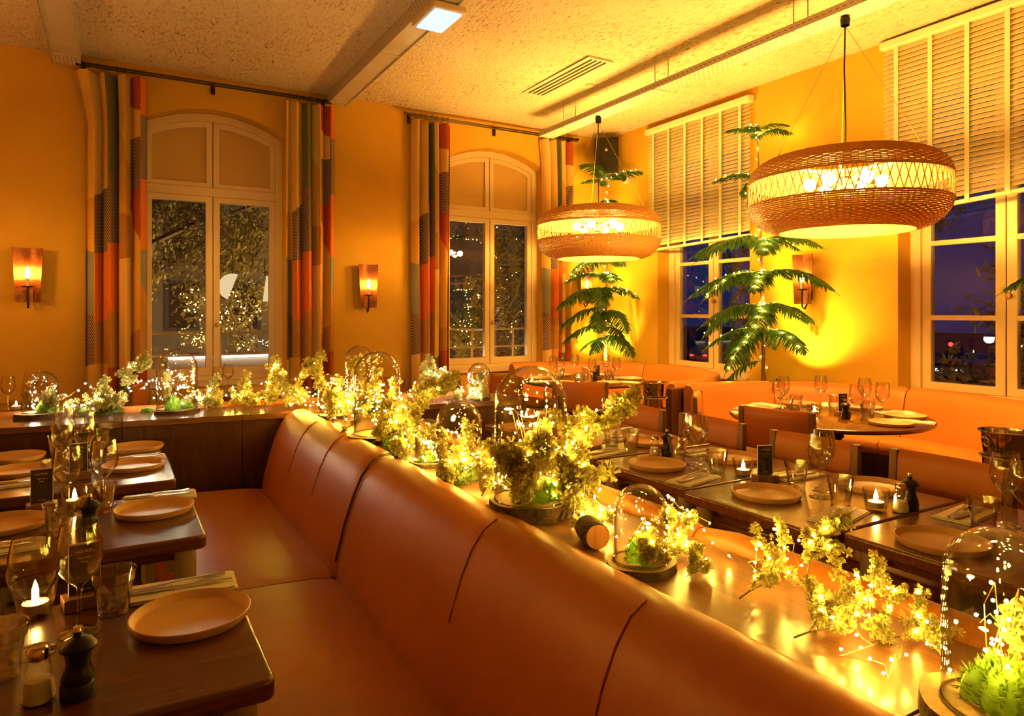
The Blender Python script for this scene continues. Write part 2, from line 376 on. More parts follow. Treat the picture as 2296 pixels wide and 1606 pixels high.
# ---------------------------------------------------------------- windows
def arch_poly(x0, x1, z0, f, n=8):
    """polygon with straight foot and arched head (z from f)"""
    return [(x0, z0), (x1, z0)]+[(x1+(x0-x1)*i/n, f(x1+(x0-x1)*i/n)) for i in range(n+1)]
def window_a(i, x0, x1):
    root = bpy.data.objects.new('window_%d' % i, None); COL.objects.link(root); root['kind'] = 'structure'
    c = (x0+x1)/2; ya, yb = YA+0.20, YA+0.28
    A = lambda y: (lambda x, z: (x, y, z))
    f = lambda d: (lambda x: arch(min(max(x, x0), x1), x0, x1, ZSPR, ZCRN)-d)
    fr = MB().ring(arch_poly(x0, x1, ZSILL, f(0)), arch_poly(x0+0.075, x1-0.075, ZSILL+0.06, f(0.085)), A(ya-0.03), A(yb+0.05))
    fr.build('frame', 'white_paint', root, bevel=0.006)
    MB().box(x0+0.07, x1-0.07, ya-0.02, yb, 2.735, 2.83).build('transom', 'white_paint', root, bevel=0.006)
    MB().box(x0+0.02, x1-0.02, YA-0.03, ya+0.02, ZSILL-0.03, ZSILL+0.015).build('sill', 'white_paint', root, bevel=0.006)
    for s, (a, b) in enumerate(((x0+0.075, c-0.004), (c+0.004, x1-0.075))):
        po, pi_ = arch_poly(a, b, 2.83, f(0.085)), arch_poly(a+0.06, b-0.06, 2.88, f(0.145))
        MB().ring(po, pi_, A(ya), A(yb)).build('upper_sash', 'white_paint', root, bevel=0.005)
        MB().extrude(arch_poly(a+0.055, b-0.055, 2.875, f(0.14)), A(ya+0.035), A(ya+0.045)).build('upper_pane', 'frosted_panel', root, smooth=False)
        r0 = [(a, ZSILL+0.06), (b, ZSILL+0.06), (b, 2.735), (a, 2.735)]; r1 = [(a+0.065, ZSILL+0.145), (b-0.065, ZSILL+0.145), (b-0.065, 2.675), (a+0.065, 2.675)]
        sa = MB().ring(r0, r1, A(ya-0.01), A(yb-0.01)).build('sash', 'white_paint', root, bevel=0.006)
        MB().add([(r1[0][0], ya+0.03, r1[0][1]), (r1[1][0], ya+0.03, r1[1][1]), (r1[2][0], ya+0.03, r1[2][1]), (r1[3][0], ya+0.03, r1[3][1])], [(0,1,2,3)]).build('pane', 'pane_glass', root, smooth=False)
        if s == 1: MB().lathe([(0, 0.045), (0.018, 0.04), (0.022, 0.025), (0.012, 0.012), (0.010, 0)], 12).build('knob', 'brass', sa).matrix_local = Matrix.Translation((a+0.03, ya-0.012, 1.36)) @ Matrix.Rotation(PI/2, 4, 'X')
window_a(1, *WIN_A[0]); window_a(2, *WIN_A[1])
def window_b(i, y0, y1):
    root = bpy.data.objects.new('window_%d' % i, None); COL.objects.link(root); root['kind'] = 'structure'
    c = (y0+y1)/2; xa, xb = XB+0.22, XB+0.29
    A = lambda x: (lambda y, z: (x, y, z))
    R = lambda a, b, z0, z1: [(a, z0), (b, z0), (b, z1), (a, z1)]
    MB().ring(R(y0, y1, ZBS, ZBT), R(y0+0.09, y1-0.09, ZBS+0.05, ZBT-0.07), A(xa-0.03), A(xb+0.05)).build('frame', 'white_paint', root, bevel=0.006)
    MB().box(XB-0.03, xa+0.02, y0+0.02, y1-0.02, ZBS-0.03, ZBS+0.012).build('sill', 'white_paint', root, bevel=0.006)
    for s, (a, b) in enumerate(((c+0.004, y1-0.09), (y0+0.09, c-0.004))):
        r1 = (a+0.075, b-0.075, ZBS+0.12, ZBT-0.14)
        sa = MB().ring(R(a, b, ZBS+0.05, ZBT-0.07), R(*r1), A(xa), A(xb)).build('sash', 'white_paint', root, bevel=0.006)
        zs = [ZBS+0.12, 1.45, 2.11, 2.78, ZBT-0.14]
        for z in zs[1:-1]: MB().box(xa+0.005, xb-0.005, a+0.07, b-0.07, z-0.022, z+0.022).build('muntin', 'white_paint', root, bevel=0.004)
        for z0, z1 in zip(zs, zs[1:]):
            MB().add([(xa+0.035, r1[0], z0), (xa+0.035, r1[1], z0), (xa+0.035, r1[1], z1), (xa+0.035, r1[0], z1)], [(0,1,2,3)]).build('pane', 'pane_glass', root, smooth=False)
        if s == 1: MB().lathe([(0, 0.05), (0.022, 0.045), (0.027, 0.028), (0.014, 0.012), (0.012, 0)], 12).build('knob', 'brass', sa).matrix_local = Matrix.Translation((xa-0.005, b-0.03, 1.63)) @ Matrix.Rotation(-PI/2, 4, 'Y')
window_b(3, *WIN_B[0]); window_b(4, *WIN_B[1])

# ---------------------------------------------------------------- curtains
def curtain_rod(x0, x1, label):
    r = thing('curtain_rod', label, 'curtain rod')
    y, z = YA-0.11, 3.865
    for k, dz in enumerate((0.0, -0.03)):
        MB().tube([(x0, y-0.02*k, z+dz), (x1, y-0.02*k, z+dz)], 0.010, 8).build('rod', 'rod_metal', r)
    for x in ((x0+x1)/2, x0+0.06, x1-0.06):
        MB().box(x-0.012, x+0.012, y, YA-0.001, z-0.012, z+0.012).box(x-0.02, x+0.02, YA-0.02, YA-0.001, z-0.09, z+0.02).build('bracket', 'rod_metal', r)
    for x in (x0-0.02, x1+0.02):
        MB().lathe([(0, -0.02), (0.016, -0.015), (0.016, 0.015), (0, 0.02)], 10).build('finial', 'rod_metal', r).matrix_local = Matrix.Translation((x, y, z)) @ Matrix.Rotation(PI/2, 4, 'Y')
curtain_rod(-0.33, 2.08, 'dark metal double curtain rod above the window with the treetop view')
curtain_rod(2.99, 5.45, 'dark metal double curtain rod running behind the hanging cable tray')
CL = ['cloth_cream', 'cloth_gold', 'cloth_tan', 'cloth_olive', 'cloth_grey', 'cloth_orange', 'cloth_red', 'cloth_stripe']
ci = {k[6:]: i for i, k in enumerate(CL)}
PAT = [  # columns of the patchwork: (end s, [(colour, bottom y at column start, at column end)])
 (0.13, [('cream', 660, 650), ('gold', 905, 925), ('grey', 1215, 1240), ('stripe', 1495, 1480), ('cream', 1990, 1990)]),
 (0.35, [('cream', 650, 598), ('stripe', 930, 918), ('orange', 1272, 1262), ('tan', 1480, 1480), ('gold', 1990, 1990)]),
 (0.56, [('olive', 522, 510), ('stripe', 876, 870), ('orange', 1225, 1215), ('tan', 1500, 1505), ('red', 1990, 1990)]),
 (0.71, [('cream', 300, 480), ('gold', 720, 730), ('tan', 955, 945), ('cream', 1508, 1500), ('olive', 1990, 1990)]),
 (0.87, [('red', 165, 200), ('cream', 335, 330), ('stripe', 596, 590), ('red', 690, 880), ('gold', 1350, 1300), ('tan', 1480, 1460), ('red', 1990, 1990)]),
 (1.00, [('orange', 215, 205), ('stripe', 542, 535), ('orange', 910, 890), ('grey', 1020, 1165), ('tan', 1455, 1450), ('red', 1990, 1990)])]
def curtain(label, x0, x1, seed, flare=0.0):
    r = random.Random(seed); root = thing('curtain', label, 'curtain', group='patchwork curtains at the arched windows')
    ZT, ZB = 3.80, 0.03; zy = lambda y: ZT-(y-20)*(ZT-ZB)/1970.0
    folds = 4.2; ph = r.uniform(0, 6); NCOL = 8; NR = 5
    b = MB()
    def pos(s, z):
        t = (ZT-z)/(ZT-ZB)
        x = x0+(x1-x0)*(s+0.045*math.sin(2*PI*folds*s*2+ph)*0.5)
        y = YA-0.115+(0.055+0.012*math.sin(3*t+ph))*math.sin(2*PI*folds*s+ph)+0.02*math.sin(5*s+4*t)
        if flare and t < 0.12: x += flare*(1-t/0.12)*(1-s)**3
        return (x, min(y, YA-0.035), z)
    s0 = 0.0
    for s1, pats in PAT:
        yt0 = yt1 = 20
        for col, yb0, yb1 in pats:
            o = len(b.v); b.k = ci[col]
            for i in range(NCOL+1):
                q = i/NCOL; ya = yt0+(yt1-yt0)*q; yb = yb0+(yb1-yb0)*q
                for j in range(NR+1): b.v.append(pos(s0+(s1-s0)*q, zy(ya+(yb-ya)*j/NR)))
            for i in range(NCOL):
                for j in range(NR):
                    a = o+i*(NR+1)+j; b.f.append((a, a+1, a+NR+2, a+NR+1)); b.m.append(b.k)
            yt0, yt1 = yb0, yb1
        s0 = s1
    b.build('cloth', CL, root, ang=1.2)
    for k in range(7):
        s = (k+0.5)/7; x = x0+(x1-x0)*s
        MB().tube([(x, YA-0.11+0.022*math.cos(a), 3.855+0.026*math.sin(a)) for a in [2*PI*i/10 for i in range(10)]], 0.0035, 5, True).build('ring', 'rod_metal', root)
curtain('patchwork curtain with a flared corner at the end nearest the terracotta sconce', -0.26, 0.27, 1, -0.10)
curtain('patchwork curtain hanging beside the middle wall sconce', 1.60, 2.12, 2)
curtain('patchwork curtain between the middle wall sconce and the second arched window', 3.05, 3.56, 3)
curtain('patchwork curtain closest to the room corner, behind the wicker pendant', 4.93, 5.40, 4, -0.05)

# ---------------------------------------------------------------- slatted blinds
def blind(label, y0, y1, zt, zb0, zb1, pitch, ntape):
    """zb0 at y0, zb1 at y1: the bottom hangs a little out of level"""
    root = thing('venetian_blind', label, 'blind', group='white slatted blinds on the window wall')
    MB().box(XB-0.095, XB-0.002, y0-0.03, y1+0.03, zt-0.075, zt).build('headrail', 'blind_paint', root, bevel=0.012)
    L = y1-y0; me = MB().obox((0,0,0), (0.004, L, 0.047), Matrix.Rotation(math.radians(33), 3, 'Y')).mesh('slat', 'blind_paint', False)
    z = zt-0.10; zb = (zb0+zb1)/2; n = 0
    slope = (zb0-zb1)/L
    N = int((z-zb-0.01)/pitch)
    for k in range(N):
        o = put('slat', me, root); o.location = (XB-0.045, (y0+y1)/2, z-k*pitch); o.rotation_euler = (-math.atan(slope)*max(0, (k/N-0.6)/0.4), 0, 0)
    for k in range(ntape):
        y = y0+L*(0.07+0.86*k/(ntape-1))
        zz = zb0+(zb1-zb0)*(y-y0)/L
        MB().box(XB-0.078, XB-0.075, y-0.018, y+0.018, zz, zt-0.07).build('tape', 'blind_paint', root)
    a = MB(); a.add([(XB-0.072, y0, zb0), (XB-0.018, y0, zb0), (XB-0.018, y1, zb1), (XB-0.072, y1, zb1), (XB-0.072, y0, zb0+0.03), (XB-0.018, y0, zb0+0.03), (XB-0.018, y1, zb1+0.03), (XB-0.072, y1, zb1+0.03)],
          [(0,3,2,1),(4,5,6,7),(0,1,5,4),(1,2,6,5),(2,3,7,6),(3,0,4,7)]); a.build('bottom_rail', 'blind_paint', root, bevel=0.004)
blind('white slatted blind half lowered behind the lit pine, nearer the room corner', 5.16, 6.80, 3.875, 2.33, 2.28, 0.042, 6)
blind('large white slatted blind at the picture edge behind the nearer wicker pendant', 1.95, 3.64, 3.93, 2.46, 2.35, 0.042, 6)

# ---------------------------------------------------------------- cable trays and ceiling fittings
def tray_mat():
    m, nt, n, l, p = newmat('perforated_metal')
    v = coords(n, l, (1, 1, 1)); bt = n.new('ShaderNodeTexBrick'); bt.offset = 0.5
    sp = n.new('ShaderNodeSeparateXYZ'); l.new(v, sp.inputs[0]); cb = n.new('ShaderNodeCombineXYZ')
    a = n.new('ShaderNodeMath'); a.operation = 'ADD'; l.new(sp.outputs[0], a.inputs[0]); l.new(sp.outputs[2], a.inputs[1])
    l.new(sp.outputs[1], cb.inputs[0]); l.new(a.outputs[0], cb.inputs[1]); l.new(cb.outputs[0], bt.inputs['Vector'])
    bt.inputs['Scale'].default_value = 1.0; bt.inputs['Brick Width'].default_value = 0.055; bt.inputs['Row Height'].default_value = 0.032
    bt.inputs['Mortar Size'].default_value = 0.012; bt.inputs['Mortar Smooth'].default_value = 0.0
    l.new(ramp(n, l, bt.outputs['Fac'], [(0.4, (0.20, 0.13, 0.07)), (0.6, (0.66, 0.60, 0.50))]), p.inputs['Base Color']); p.inputs['Roughness'].default_value = 0.5
tray_mat()
def tray(label, x, w_, h, zb, y0, y1, hang):
    r = thing('cable_tray', label, 'cable tray', (x, 0, 0))
    if hang:
        MB().box(-w_/2, w_/2, y0, y1, zb, zb+0.003).build('bottom_plate', 'perforated_metal', r, smooth=False)
        for s in (-1, 1): MB().box(s*w_/2-0.002, s*w_/2+0.002, y0, y1, zb, zb+h).build('side_rail', 'perforated_metal', r, smooth=False)
        y = y1-0.5
        while y > y0:
            for s in (-1, 1): MB().tube([(s*w_*0.42, y, zb), (s*w_*0.42, y, ZC+0.02)], 0.005, 6).build('hanger_rod', 'tray_metal', r)
            MB().box(-w_*0.48, w_*0.48, y-0.015, y+0.015, zb-0.006, zb).build('cross_bar', 'tray_metal', r)
            y -= 1.55
    else:
        MB().box(-w_/2, w_/2, y0, y1, zb, zb+0.004).build('cover_plate', 'tray_metal', r, smooth=False)
        for s in (-1, 1): MB().box(s*w_/2-0.004, s*w_/2+0.004, y0, y1, zb-0.012, ZC+0.02).build('side_rail', 'perforated_metal', r, smooth=False)
        MB().box(-w_/2, w_/2, y1-0.22, y1, zb-0.006, zb-0.001).build('end_plate', 'perforated_metal', r, smooth=False)
        y = y1-0.26
        while y > y0:
            MB().box(-w_/2-0.006, w_/2+0.006, y-0.014, y+0.014, zb-0.008, zb).build('joint_strip', 'tray_metal', r, smooth=False); y -= 1.5
tray('perforated cable tray hung on thin rods above the wicker pendants', 4.56, 0.20, 0.06, 3.64, -2.5, 7.03, True)
tray('ceiling cable tray that carries the emergency light', 2.16, 0.20, 0.10, 3.85, -2.5, YA-0.05, False)
tray('ceiling cable tray ending above the flared curtain corner', -0.40, 0.22, 0.10, 3.85, -2.5, YA-0.05, False)
def emergency_light():
    p = px_on_z(1000, 38, 3.83); r = thing('emergency_light', 'glowing bluish emergency light box on the ceiling cable tray', 'light', (2.16+0.03, p.y, 3.79))
    MB().box(-0.14, 0.14, -0.22, 0.22, 0.0, 0.052).build('housing', 'white_paint', r, bevel=0.01)
    MB().box(-0.11, 0.11, -0.19, 0.19, -0.014, 0.0).build('diffuser', 'led_panel', r, bevel=0.005)
emergency_light()
def vent():
    r = thing('ceiling_vent', 'slotted air vent flush in the rough plaster ceiling', 'vent', (4.06, 5.9, ZC-0.014))
    MB().ring([(-0.15,-0.62),(0.15,-0.62),(0.15,0.62),(-0.15,0.62)], [(-0.125,-0.59),(0.125,-0.59),(0.125,0.59),(-0.125,0.59)], lambda x, y: (x, y, -0.006), lambda x, y: (x, y, 0.03)).build('frame', 'tray_metal', r, smooth=False)
    MB().box(-0.125, 0.125, -0.59, 0.59, 0.0, 0.02).build('slot_shade_plate', 'slot_dark', r, smooth=False)  # dark plate stands in for the shade behind the slats
    for k in range(5): MB().box(-0.125+k*0.0565, -0.125+k*0.0565+0.024, -0.59, 0.59, -0.005, -0.001).build('slat', 'tray_metal', r, smooth=False)
vent()
tag(MB().lathe([(0, -0.035), (0.03, -0.033), (0.045, -0.02), (0.05, 0.02)], 20, (4.42, 5.95, ZC)).build('smoke_detector', 'white_paint'), 'small round smoke detector beside the ceiling vent', 'detector')
def speaker():
    c = Vector((5.80, 7.42, 3.36)); r = thing('loudspeaker', 'black wall loudspeaker high in the room corner', 'loudspeaker', c, math.radians(-40))
    MB().box(-0.16, 0.16, -0.12, 0.10, 0.0, 0.50).build('cabinet', 'black_plastic', r, bevel=0.012)
    MB().box(-0.15, 0.15, -0.132, -0.12, 0.012, 0.488).build('grille', 'black_metal', r, bevel=0.006)
    MB().box(-0.016, 0.016, -0.135, -0.132, 0.31, 0.342).build('badge', 'card_edge', r)
    MB().box(-0.02, 0.02, 0.10, 0.22, 0.2, 0.3).build('bracket', 'black_metal', r)
    MB().tube([(-0.1, -0.02, -0.02), (0.0, -0.02, -0.045), (0.1, -0.02, -0.02)], 0.012, 6).build('cable', 'black_plastic', r)
speaker()
def security_camera():
    r = thing('security_camera', 'white dome camera on the wall below the black loudspeaker', 'camera', (XB-0.004, 7.22, 3.31))
    R_ = Matrix.Rotation(-PI/2, 4, 'Y')
    o = MB().lathe([(0.075, 0), (0.075, 0.07), (0.06, 0.10), (0.045, 0.11), (0, 0.11)], 24).build('housing', 'white_paint', r); o.matrix_local = R_
    o = MB().lathe([(0, 0.15), (0.03, 0.142), (0.048, 0.12), (0.05, 0.10)], 20).build('lens', 'black_plastic', r); o.matrix_local = Matrix.Rotation(-PI/2, 4, 'Y')
security_camera()

# ---------------------------------------------------------------- wall sconces
def sconce_proto():
    """origin on the wall, room towards -y, sconce centre at z = 0"""
    r = thing('wall_sconce', '', 'sconce', group='terracotta sconces with a candle bulb')
    N = 12; b = MB(); W_, H0, H1, th = 0.115, -0.24, 0.26, 0.007
    for j in range(13):
        z = H0+(H1-H0)*j/12
        for i in range(N+1):
            s = -1+2*i/N; wv = W_*(0.82+0.18*(j/12)); x = s*wv; y = -0.055-0.06*abs(s)**2+0.02*((j/12)-0.5)*0
            b.v.append((x, y, z))
        for i in range(N+1):
            s = -1+2*i/N; wv = W_*(0.82+0.18*(j/12)); b.v.append((s*(wv+0.002), -0.055-0.06*abs(s)**2+th, z))
    n1 = N+1; st = 2*n1
    for j in range(12):
        for i in range(N):
            a = j*st+i; b.f.append((a, a+1, a+st+1, a+st)); b.m.append(0)
            a = j*st+n1+i; b.f.append((a, a+st, a+st+1, a+1)); b.m.append(0)
        for i in (0, N):
            a = j*st+i; b.f.append((a, a+st, a+st+n1, a+n1)); b.m.append(0)
    for j in (0, 12):
        for i in range(N):
            a = j*st+i; b.f.append((a, a+n1, a+n1+1, a+1)); b.m.append(0)
    b.build('shade', 'copper_shade', r)
    MB().tube([(0, 0, -0.16), (0, -0.04, -0.24), (0, -0.075, -0.29), (0, -0.11, -0.27), (0, -0.115, -0.20), (0, -0.115, -0.10)], 0.008, 8).build('arm', 'black_metal', r)
    MB().box(-0.03, 0.03, -0.05, -0.001, -0.2, -0.1).build('backplate', 'black_metal', r, bevel=0.004)
    MB().lathe([(0, -0.105), (0.045, -0.10), (0.048, -0.092), (0.012, -0.09), (0, -0.09)], 16, (0, -0.115, 0)).build('drip_pan', 'black_metal', r)
    MB().lathe([(0.015, -0.09), (0.015, -0.02), (0, -0.02)], 12, (0, -0.115, 0)).build('candle_sleeve', 'wax', r)
    MB().lathe([(0.008, -0.02), (0.016, 0.0), (0.020, 0.02), (0.017, 0.045), (0.008, 0.075), (0, 0.095)], 12, (0, -0.115, 0)).build('bulb', 'bulb_sconce', r)
    return Proto(r)
SC = sconce_proto()
SC.at((-0.70, YA, 1.83), 0, 'terracotta wall sconce at the picture edge beside the flared curtain')
SC.at((2.52, YA, 1.79), 0, 'terracotta wall sconce between the two arched windows')
SC.at((5.63, YA, 1.86), 0, 'terracotta wall sconce half hidden by the corner pine')
SC.at((XB, 4.45, 1.82), -PI/2, 'terracotta wall sconce between the two slatted blinds')

# ---------------------------------------------------------------- wicker pendants
def pendant_proto():
    r = thing('wicker_pendant', '', 'pendant lamp', group='wicker ring pendants over the booth tables')
    R = 0.665
    up = [(0.665, 0.085), (0.655, 0.13), (0.635, 0.17), (0.60, 0.205), (0.555, 0.232), (0.50, 0.250), (0.45, 0.258)]
    lo = [(0.665, -0.085), (0.655, -0.13), (0.635, -0.17), (0.60, -0.21), (0.555, -0.243), (0.50, -0.265), (0.45, -0.275)]
    def dense(p, n):
        out = []; L = [0]
        for a, b in zip(p, p[1:]): L.append(L[-1]+math.dist(a, b))
        for i in range(n):
            t = L[-1]*i/(n-1); k = min(max(0, next((j for j in range(len(L)-1) if L[j+1] >= t-1e-9), 0)), len(L)-2)
            q = (t-L[k])/(L[k+1]-L[k]); out.append((p[k][0]+(p[k+1][0]-p[k][0])*q, p[k][1]+(p[k+1][1]-p[k][1])*q))
        return out
    NS = 96
    for nm, p in (('upper_band', up), ('lower_band', lo)):
        b = MB(); rows = dense(p, 24)
        for i, (rr, z) in enumerate(rows):
            last = i in (0, 23)
            b.tube([((rr+(0.0035 if (j+i) % 2 else -0.0035))*math.cos(2*PI*j/NS), (rr+(0.0035 if (j+i) % 2 else -0.0035))*math.sin(2*PI*j/NS), z) for j in range(NS)], 0.0085 if last else 0.0066, 4, True)
        for j in range(NS):
            a = 2*PI*(j+0.5)/NS; b.tube([(q*math.cos(a), q*math.sin(a), z) for q, z in dense(p, 9)], 0.0045, 4)
        b.build(nm, 'wicker', r)['kind'] = 'stuff'
    b = MB(); NL = 72
    for j in range(NL):
        for s in (-1, 1):
            a0 = 2*PI*j/NL; a1 = a0+s*2*PI*0.9/NL
            b.tube([(0.668*math.cos(a0+(a1-a0)*t), 0.668*math.sin(a0+(a1-a0)*t), -0.085+0.17*t) for t in (0, .5, 1)], 0.0032, 4)
    b.build('lattice_strands', 'wicker', r)['kind'] = 'stuff'
    MB().tube([(0.45*math.cos(2*PI*j/48), 0.45*math.sin(2*PI*j/48), 0.25) for j in range(48)], 0.008, 6, True).build('frame_ring', 'white_paint', r)
    for k in range(6):
        a = 2*PI*k/6+0.3; MB().tube([(0.45*math.cos(a), 0.45*math.sin(a), 0.25), (0.03*math.cos(a), 0.03*math.sin(a), 0.09)], 0.006, 6).build('frame_spoke', 'white_paint', r)
    MB().lathe([(0, 0.02), (0.05, 0.025), (0.05, 0.10), (0.02, 0.12), (0, 0.12)], 16).build('hub', 'brass', r)
    v, f = ico(0.045, 2)
    me = MB().add(v, f).mesh('bulb', 'bulb_pendant')
    for k in range(6):
        a = 2*PI*k/6; c = (0.235*math.cos(a), 0.235*math.sin(a), 0.075)
        MB().tube([(0.05*math.cos(a), 0.05*math.sin(a), 0.06), (0.165*math.cos(a), 0.165*math.sin(a), 0.07)], 0.006, 6).build('arm', 'brass', r)
        MB().tube([(0.16*math.cos(a), 0.16*math.sin(a), 0.07), (0.20*math.cos(a), 0.20*math.sin(a), 0.073)], 0.016, 8).build('socket', 'steel', r)
        o = put('bulb', me, r); o.location = c
    top = 3.62-2.36
    MB().tube([(0, 0, 0.12), (0.006, 0, 0.5), (-0.006, 0.004, 0.9), (0, 0, top)], 0.006, 6).build('cord', 'black_plastic', r)
    for k in range(3):
        a = 2*PI*k/3+0.5; MB().tube([(0.52*math.cos(a), 0.52*math.sin(a), 0.245), (0, 0, top-0.05)], 0.0022, 5).build('suspension_wire', 'wire_copper', r)
    MB().lathe([(0.03, top-0.05), (0.035, top), (0.012, top+0.03), (0, top+0.03)], 12).build('hook', 'black_metal', r)
    return Proto(r)
PEN = pendant_proto()
PEN.at((4.56, 3.06, 2.36), 0.15, 'large wicker ring pendant over the nearer round table')
PEN.at((4.56, 5.98, 2.36), 0.6, 'wicker ring pendant over the far corner booth table')
PEN.at((-3.2, 4.9, 2.36), 0.3, 'added wicker ring pendant beyond the picture edge, brightening the left wall and ceiling')  # unseen pendant, added to brighten the left wall and ceiling
# ---------------------------------------------------------------- long banquette, ledge, partition
def sweep_y(name, prof, y0, y1, mat, parent, n=24, puff=0.0, bev=0.0):
    """closed XZ profile swept along Y, ends rounded in by a small tuck"""
    b = MB(); m = len(prof); cx = sum(p[0] for p in prof)/m; cz = sum(p[1] for p in prof)/m; rows = []
    for i in range(n+1):
        t = i/n; e = min(t, 1-t)*(y1-y0); k = 1-0.10*max(0, 1-e/0.03)**2
        rows.append([(cx+(x-cx)*k, y0+(y1-y0)*t, cz+(z-cz)*k) for x, z in prof])
    vs = [p for r_ in rows for p in r_]; fs = [tuple(range(m)), tuple(n*m+i for i in range(m))[::-1]]
    for i in range(n):
        for j in range(m):
            a = i*m+j; c = i*m+(j+1) % m; fs.append((a, a+m, c+m, c))
    return b.add(vs, fs).build(name, mat, parent, ang=0.9)
BACKP = [(0.745, 0.40), (0.760, 0.50), (0.795, 0.64), (0.835, 0.76), (0.868, 0.83), (0.905, 0.88), (0.95, 0.905), (0.99, 0.908), (1.02, 0.895), (1.035, 0.865), (1.035, 0.40)]
SEATP = [(0.16, 0.34), (0.15, 0.39), (0.155, 0.43), (0.18, 0.455), (0.25, 0.468), (0.50, 0.462), (0.70, 0.452), (0.78, 0.44), (0.78, 0.34)]
def long_banquette():
    r = thing('leather_banquette', 'long tan leather banquette running away beside the dark tables', 'banquette')
    ys = [-0.6, 2.72, 4.32]
    for a, b in zip(ys, ys[1:]):
        sweep_y('back_cushion', BACKP, a+0.003, b-0.003, 'tan_leather', r, 30)
        sweep_y('seat_cushion', SEATP, a+0.004, b-0.004, 'tan_leather', r, 30)
    for y in ys[1:2]:
        MB().tube([(x, y, z) for x, z in BACKP[1:10]], 0.005, 6).build('piping', 'dark_wood_z', r)
    for y in (0.45, 1.08, 1.72, 3.25, 3.75):
        MB().tube([(x-0.0015, y, z+0.0015) for x, z in BACKP[2:7]], 0.0022, 5).build('stitch_seam', 'tan_leather', r)
    MB().box(0.20, 1.03, -0.6, 4.32, 0.0, 0.335).build('plinth', 'dark_wood_y', r, smooth=False)
long_banquette()
def ledge():
    r = thing('wooden_ledge', 'oak ledge between the two leather banquette backs, strewn with lichen', 'ledge')
    y = -0.6
    while y < 4.2:
        y2 = min(y+1.2, 4.22); MB().box(1.042, 1.375, y+0.001, y2-0.001, 0.845, 0.88).build('board', 'ledge_wood', r, bevel=0.003); y = y2
    MB().box(1.045, 1.37, -0.6, 4.2, 0.0, 0.845).build('carcass', 'dark_wood_y', r, smooth=False)
ledge()
R_BACKP = [(1.385, 0.40), (1.385, 0.86), (1.392, 0.89), (1.41, 0.908), (1.44, 0.91), (1.468, 0.895), (1.485, 0.86), (1.50, 0.70), (1.54, 0.44), (1.54, 0.40)]
def aisle_banquette():
    r = thing('leather_banquette', 'tan leather banquette backing onto the ledge, facing the chairs', 'banquette')
    ys = [-0.6, 1.4, 2.75, 4.1]
    for a, b in zip(ys, ys[1:]):
        sweep_y('back_cushion', R_BACKP, a+0.003, b-0.003, 'tan_leather', r, 16)
        sweep_y('seat_cushion', [(2.17-x, z) for x, z in SEATP][::-1], a+0.004, b-0.004, 'tan_leather', r, 16)
    MB().box(1.39, 1.92, -0.6, 4.1, 0.0, 0.335).build('plinth', 'dark_wood_y', r, smooth=False)
aisle_banquette()
PY = lambda x: 4.47-0.12*x            # front face line of the cross partition
def partition():
    r = thing('wooden_partition', 'dark wood panelled partition crossing behind the banquette with a ledge on top', 'partition')
    xs = [-3.2, -2.55, -1.9, -1.25, -0.62, 0.03, 0.66, 1.03, 1.38, 1.95, 2.5]
    for a, b in zip(xs, xs[1:]):
        F = lambda y, z: None
        def slab(x0, x1, d0, d1, z0, z1, nm, mat, bev=0.0):
            MB().add([(x0, PY(x0)+d0, z0), (x1, PY(x1)+d0, z0), (x1, PY(x1)+d1, z0), (x0, PY(x0)+d1, z0), (x0, PY(x0)+d0, z1), (x1, PY(x1)+d0, z1), (x1, PY(x1)+d1, z1), (x0, PY(x0)+d1, z1)],
                     [(0,3,2,1),(4,5,6,7),(0,1,5,4),(1,2,6,5),(2,3,7,6),(3,0,4,7)]).build(nm, mat, r, smooth=False, bevel=bev)
        slab(a+0.0015, b-0.0015, 0.0, 0.03, 0.0, 0.842, 'panel', 'dark_wood_z', 0.002)
        slab(a+0.001, b-0.001, -0.012, 0.42, 0.844, 0.88, 'top_board', 'ledge_wood_x', 0.003)
    slab(xs[0], xs[-1], 0.034, 0.40, 0.0, 0.842, 'core', 'dark_wood_x')
    slab(xs[-1]+0.001, xs[-1]+0.03, -0.012, 0.42, 0.0, 0.88, 'end_panel', 'dark_wood_z')
partition()
def window_bench():
    """the banquette on the far side of the partition"""
    r = thing('leather_banquette', 'tan leather bench back behind the cross partition, facing the arched windows', 'banquette')
    for a, b in ((-3.2, -1.8), (-1.795, -0.4), (-0.395, 1.0), (1.005, 2.4)):
        y0 = lambda x: PY(x)+0.435
        vs = []; pr = [(0.0, 0.40), (0.0, 0.86), (0.02, 0.90), (0.05, 0.905), (0.085, 0.87), (0.13, 0.47), (0.60, 0.46), (0.62, 0.42), (0.62, 0.36), (0.0, 0.36)]
        m = len(pr); MB().add([(x, y0(x)+d, z) for x in (a, b) for d, z in pr], [tuple(range(m)), tuple(range(m, 2*m))[::-1]]+[(j, m+j, m+(j+1) % m, (j+1) % m) for j in range(m)]).build('cushion', 'tan_leather', r, ang=0.9)
        MB().box(a, b, y0(1.0)+0.25, y0(1.0)+0.5, 0.0, 0.36).build('plinth', 'dark_wood_x', r, smooth=False)
window_bench()

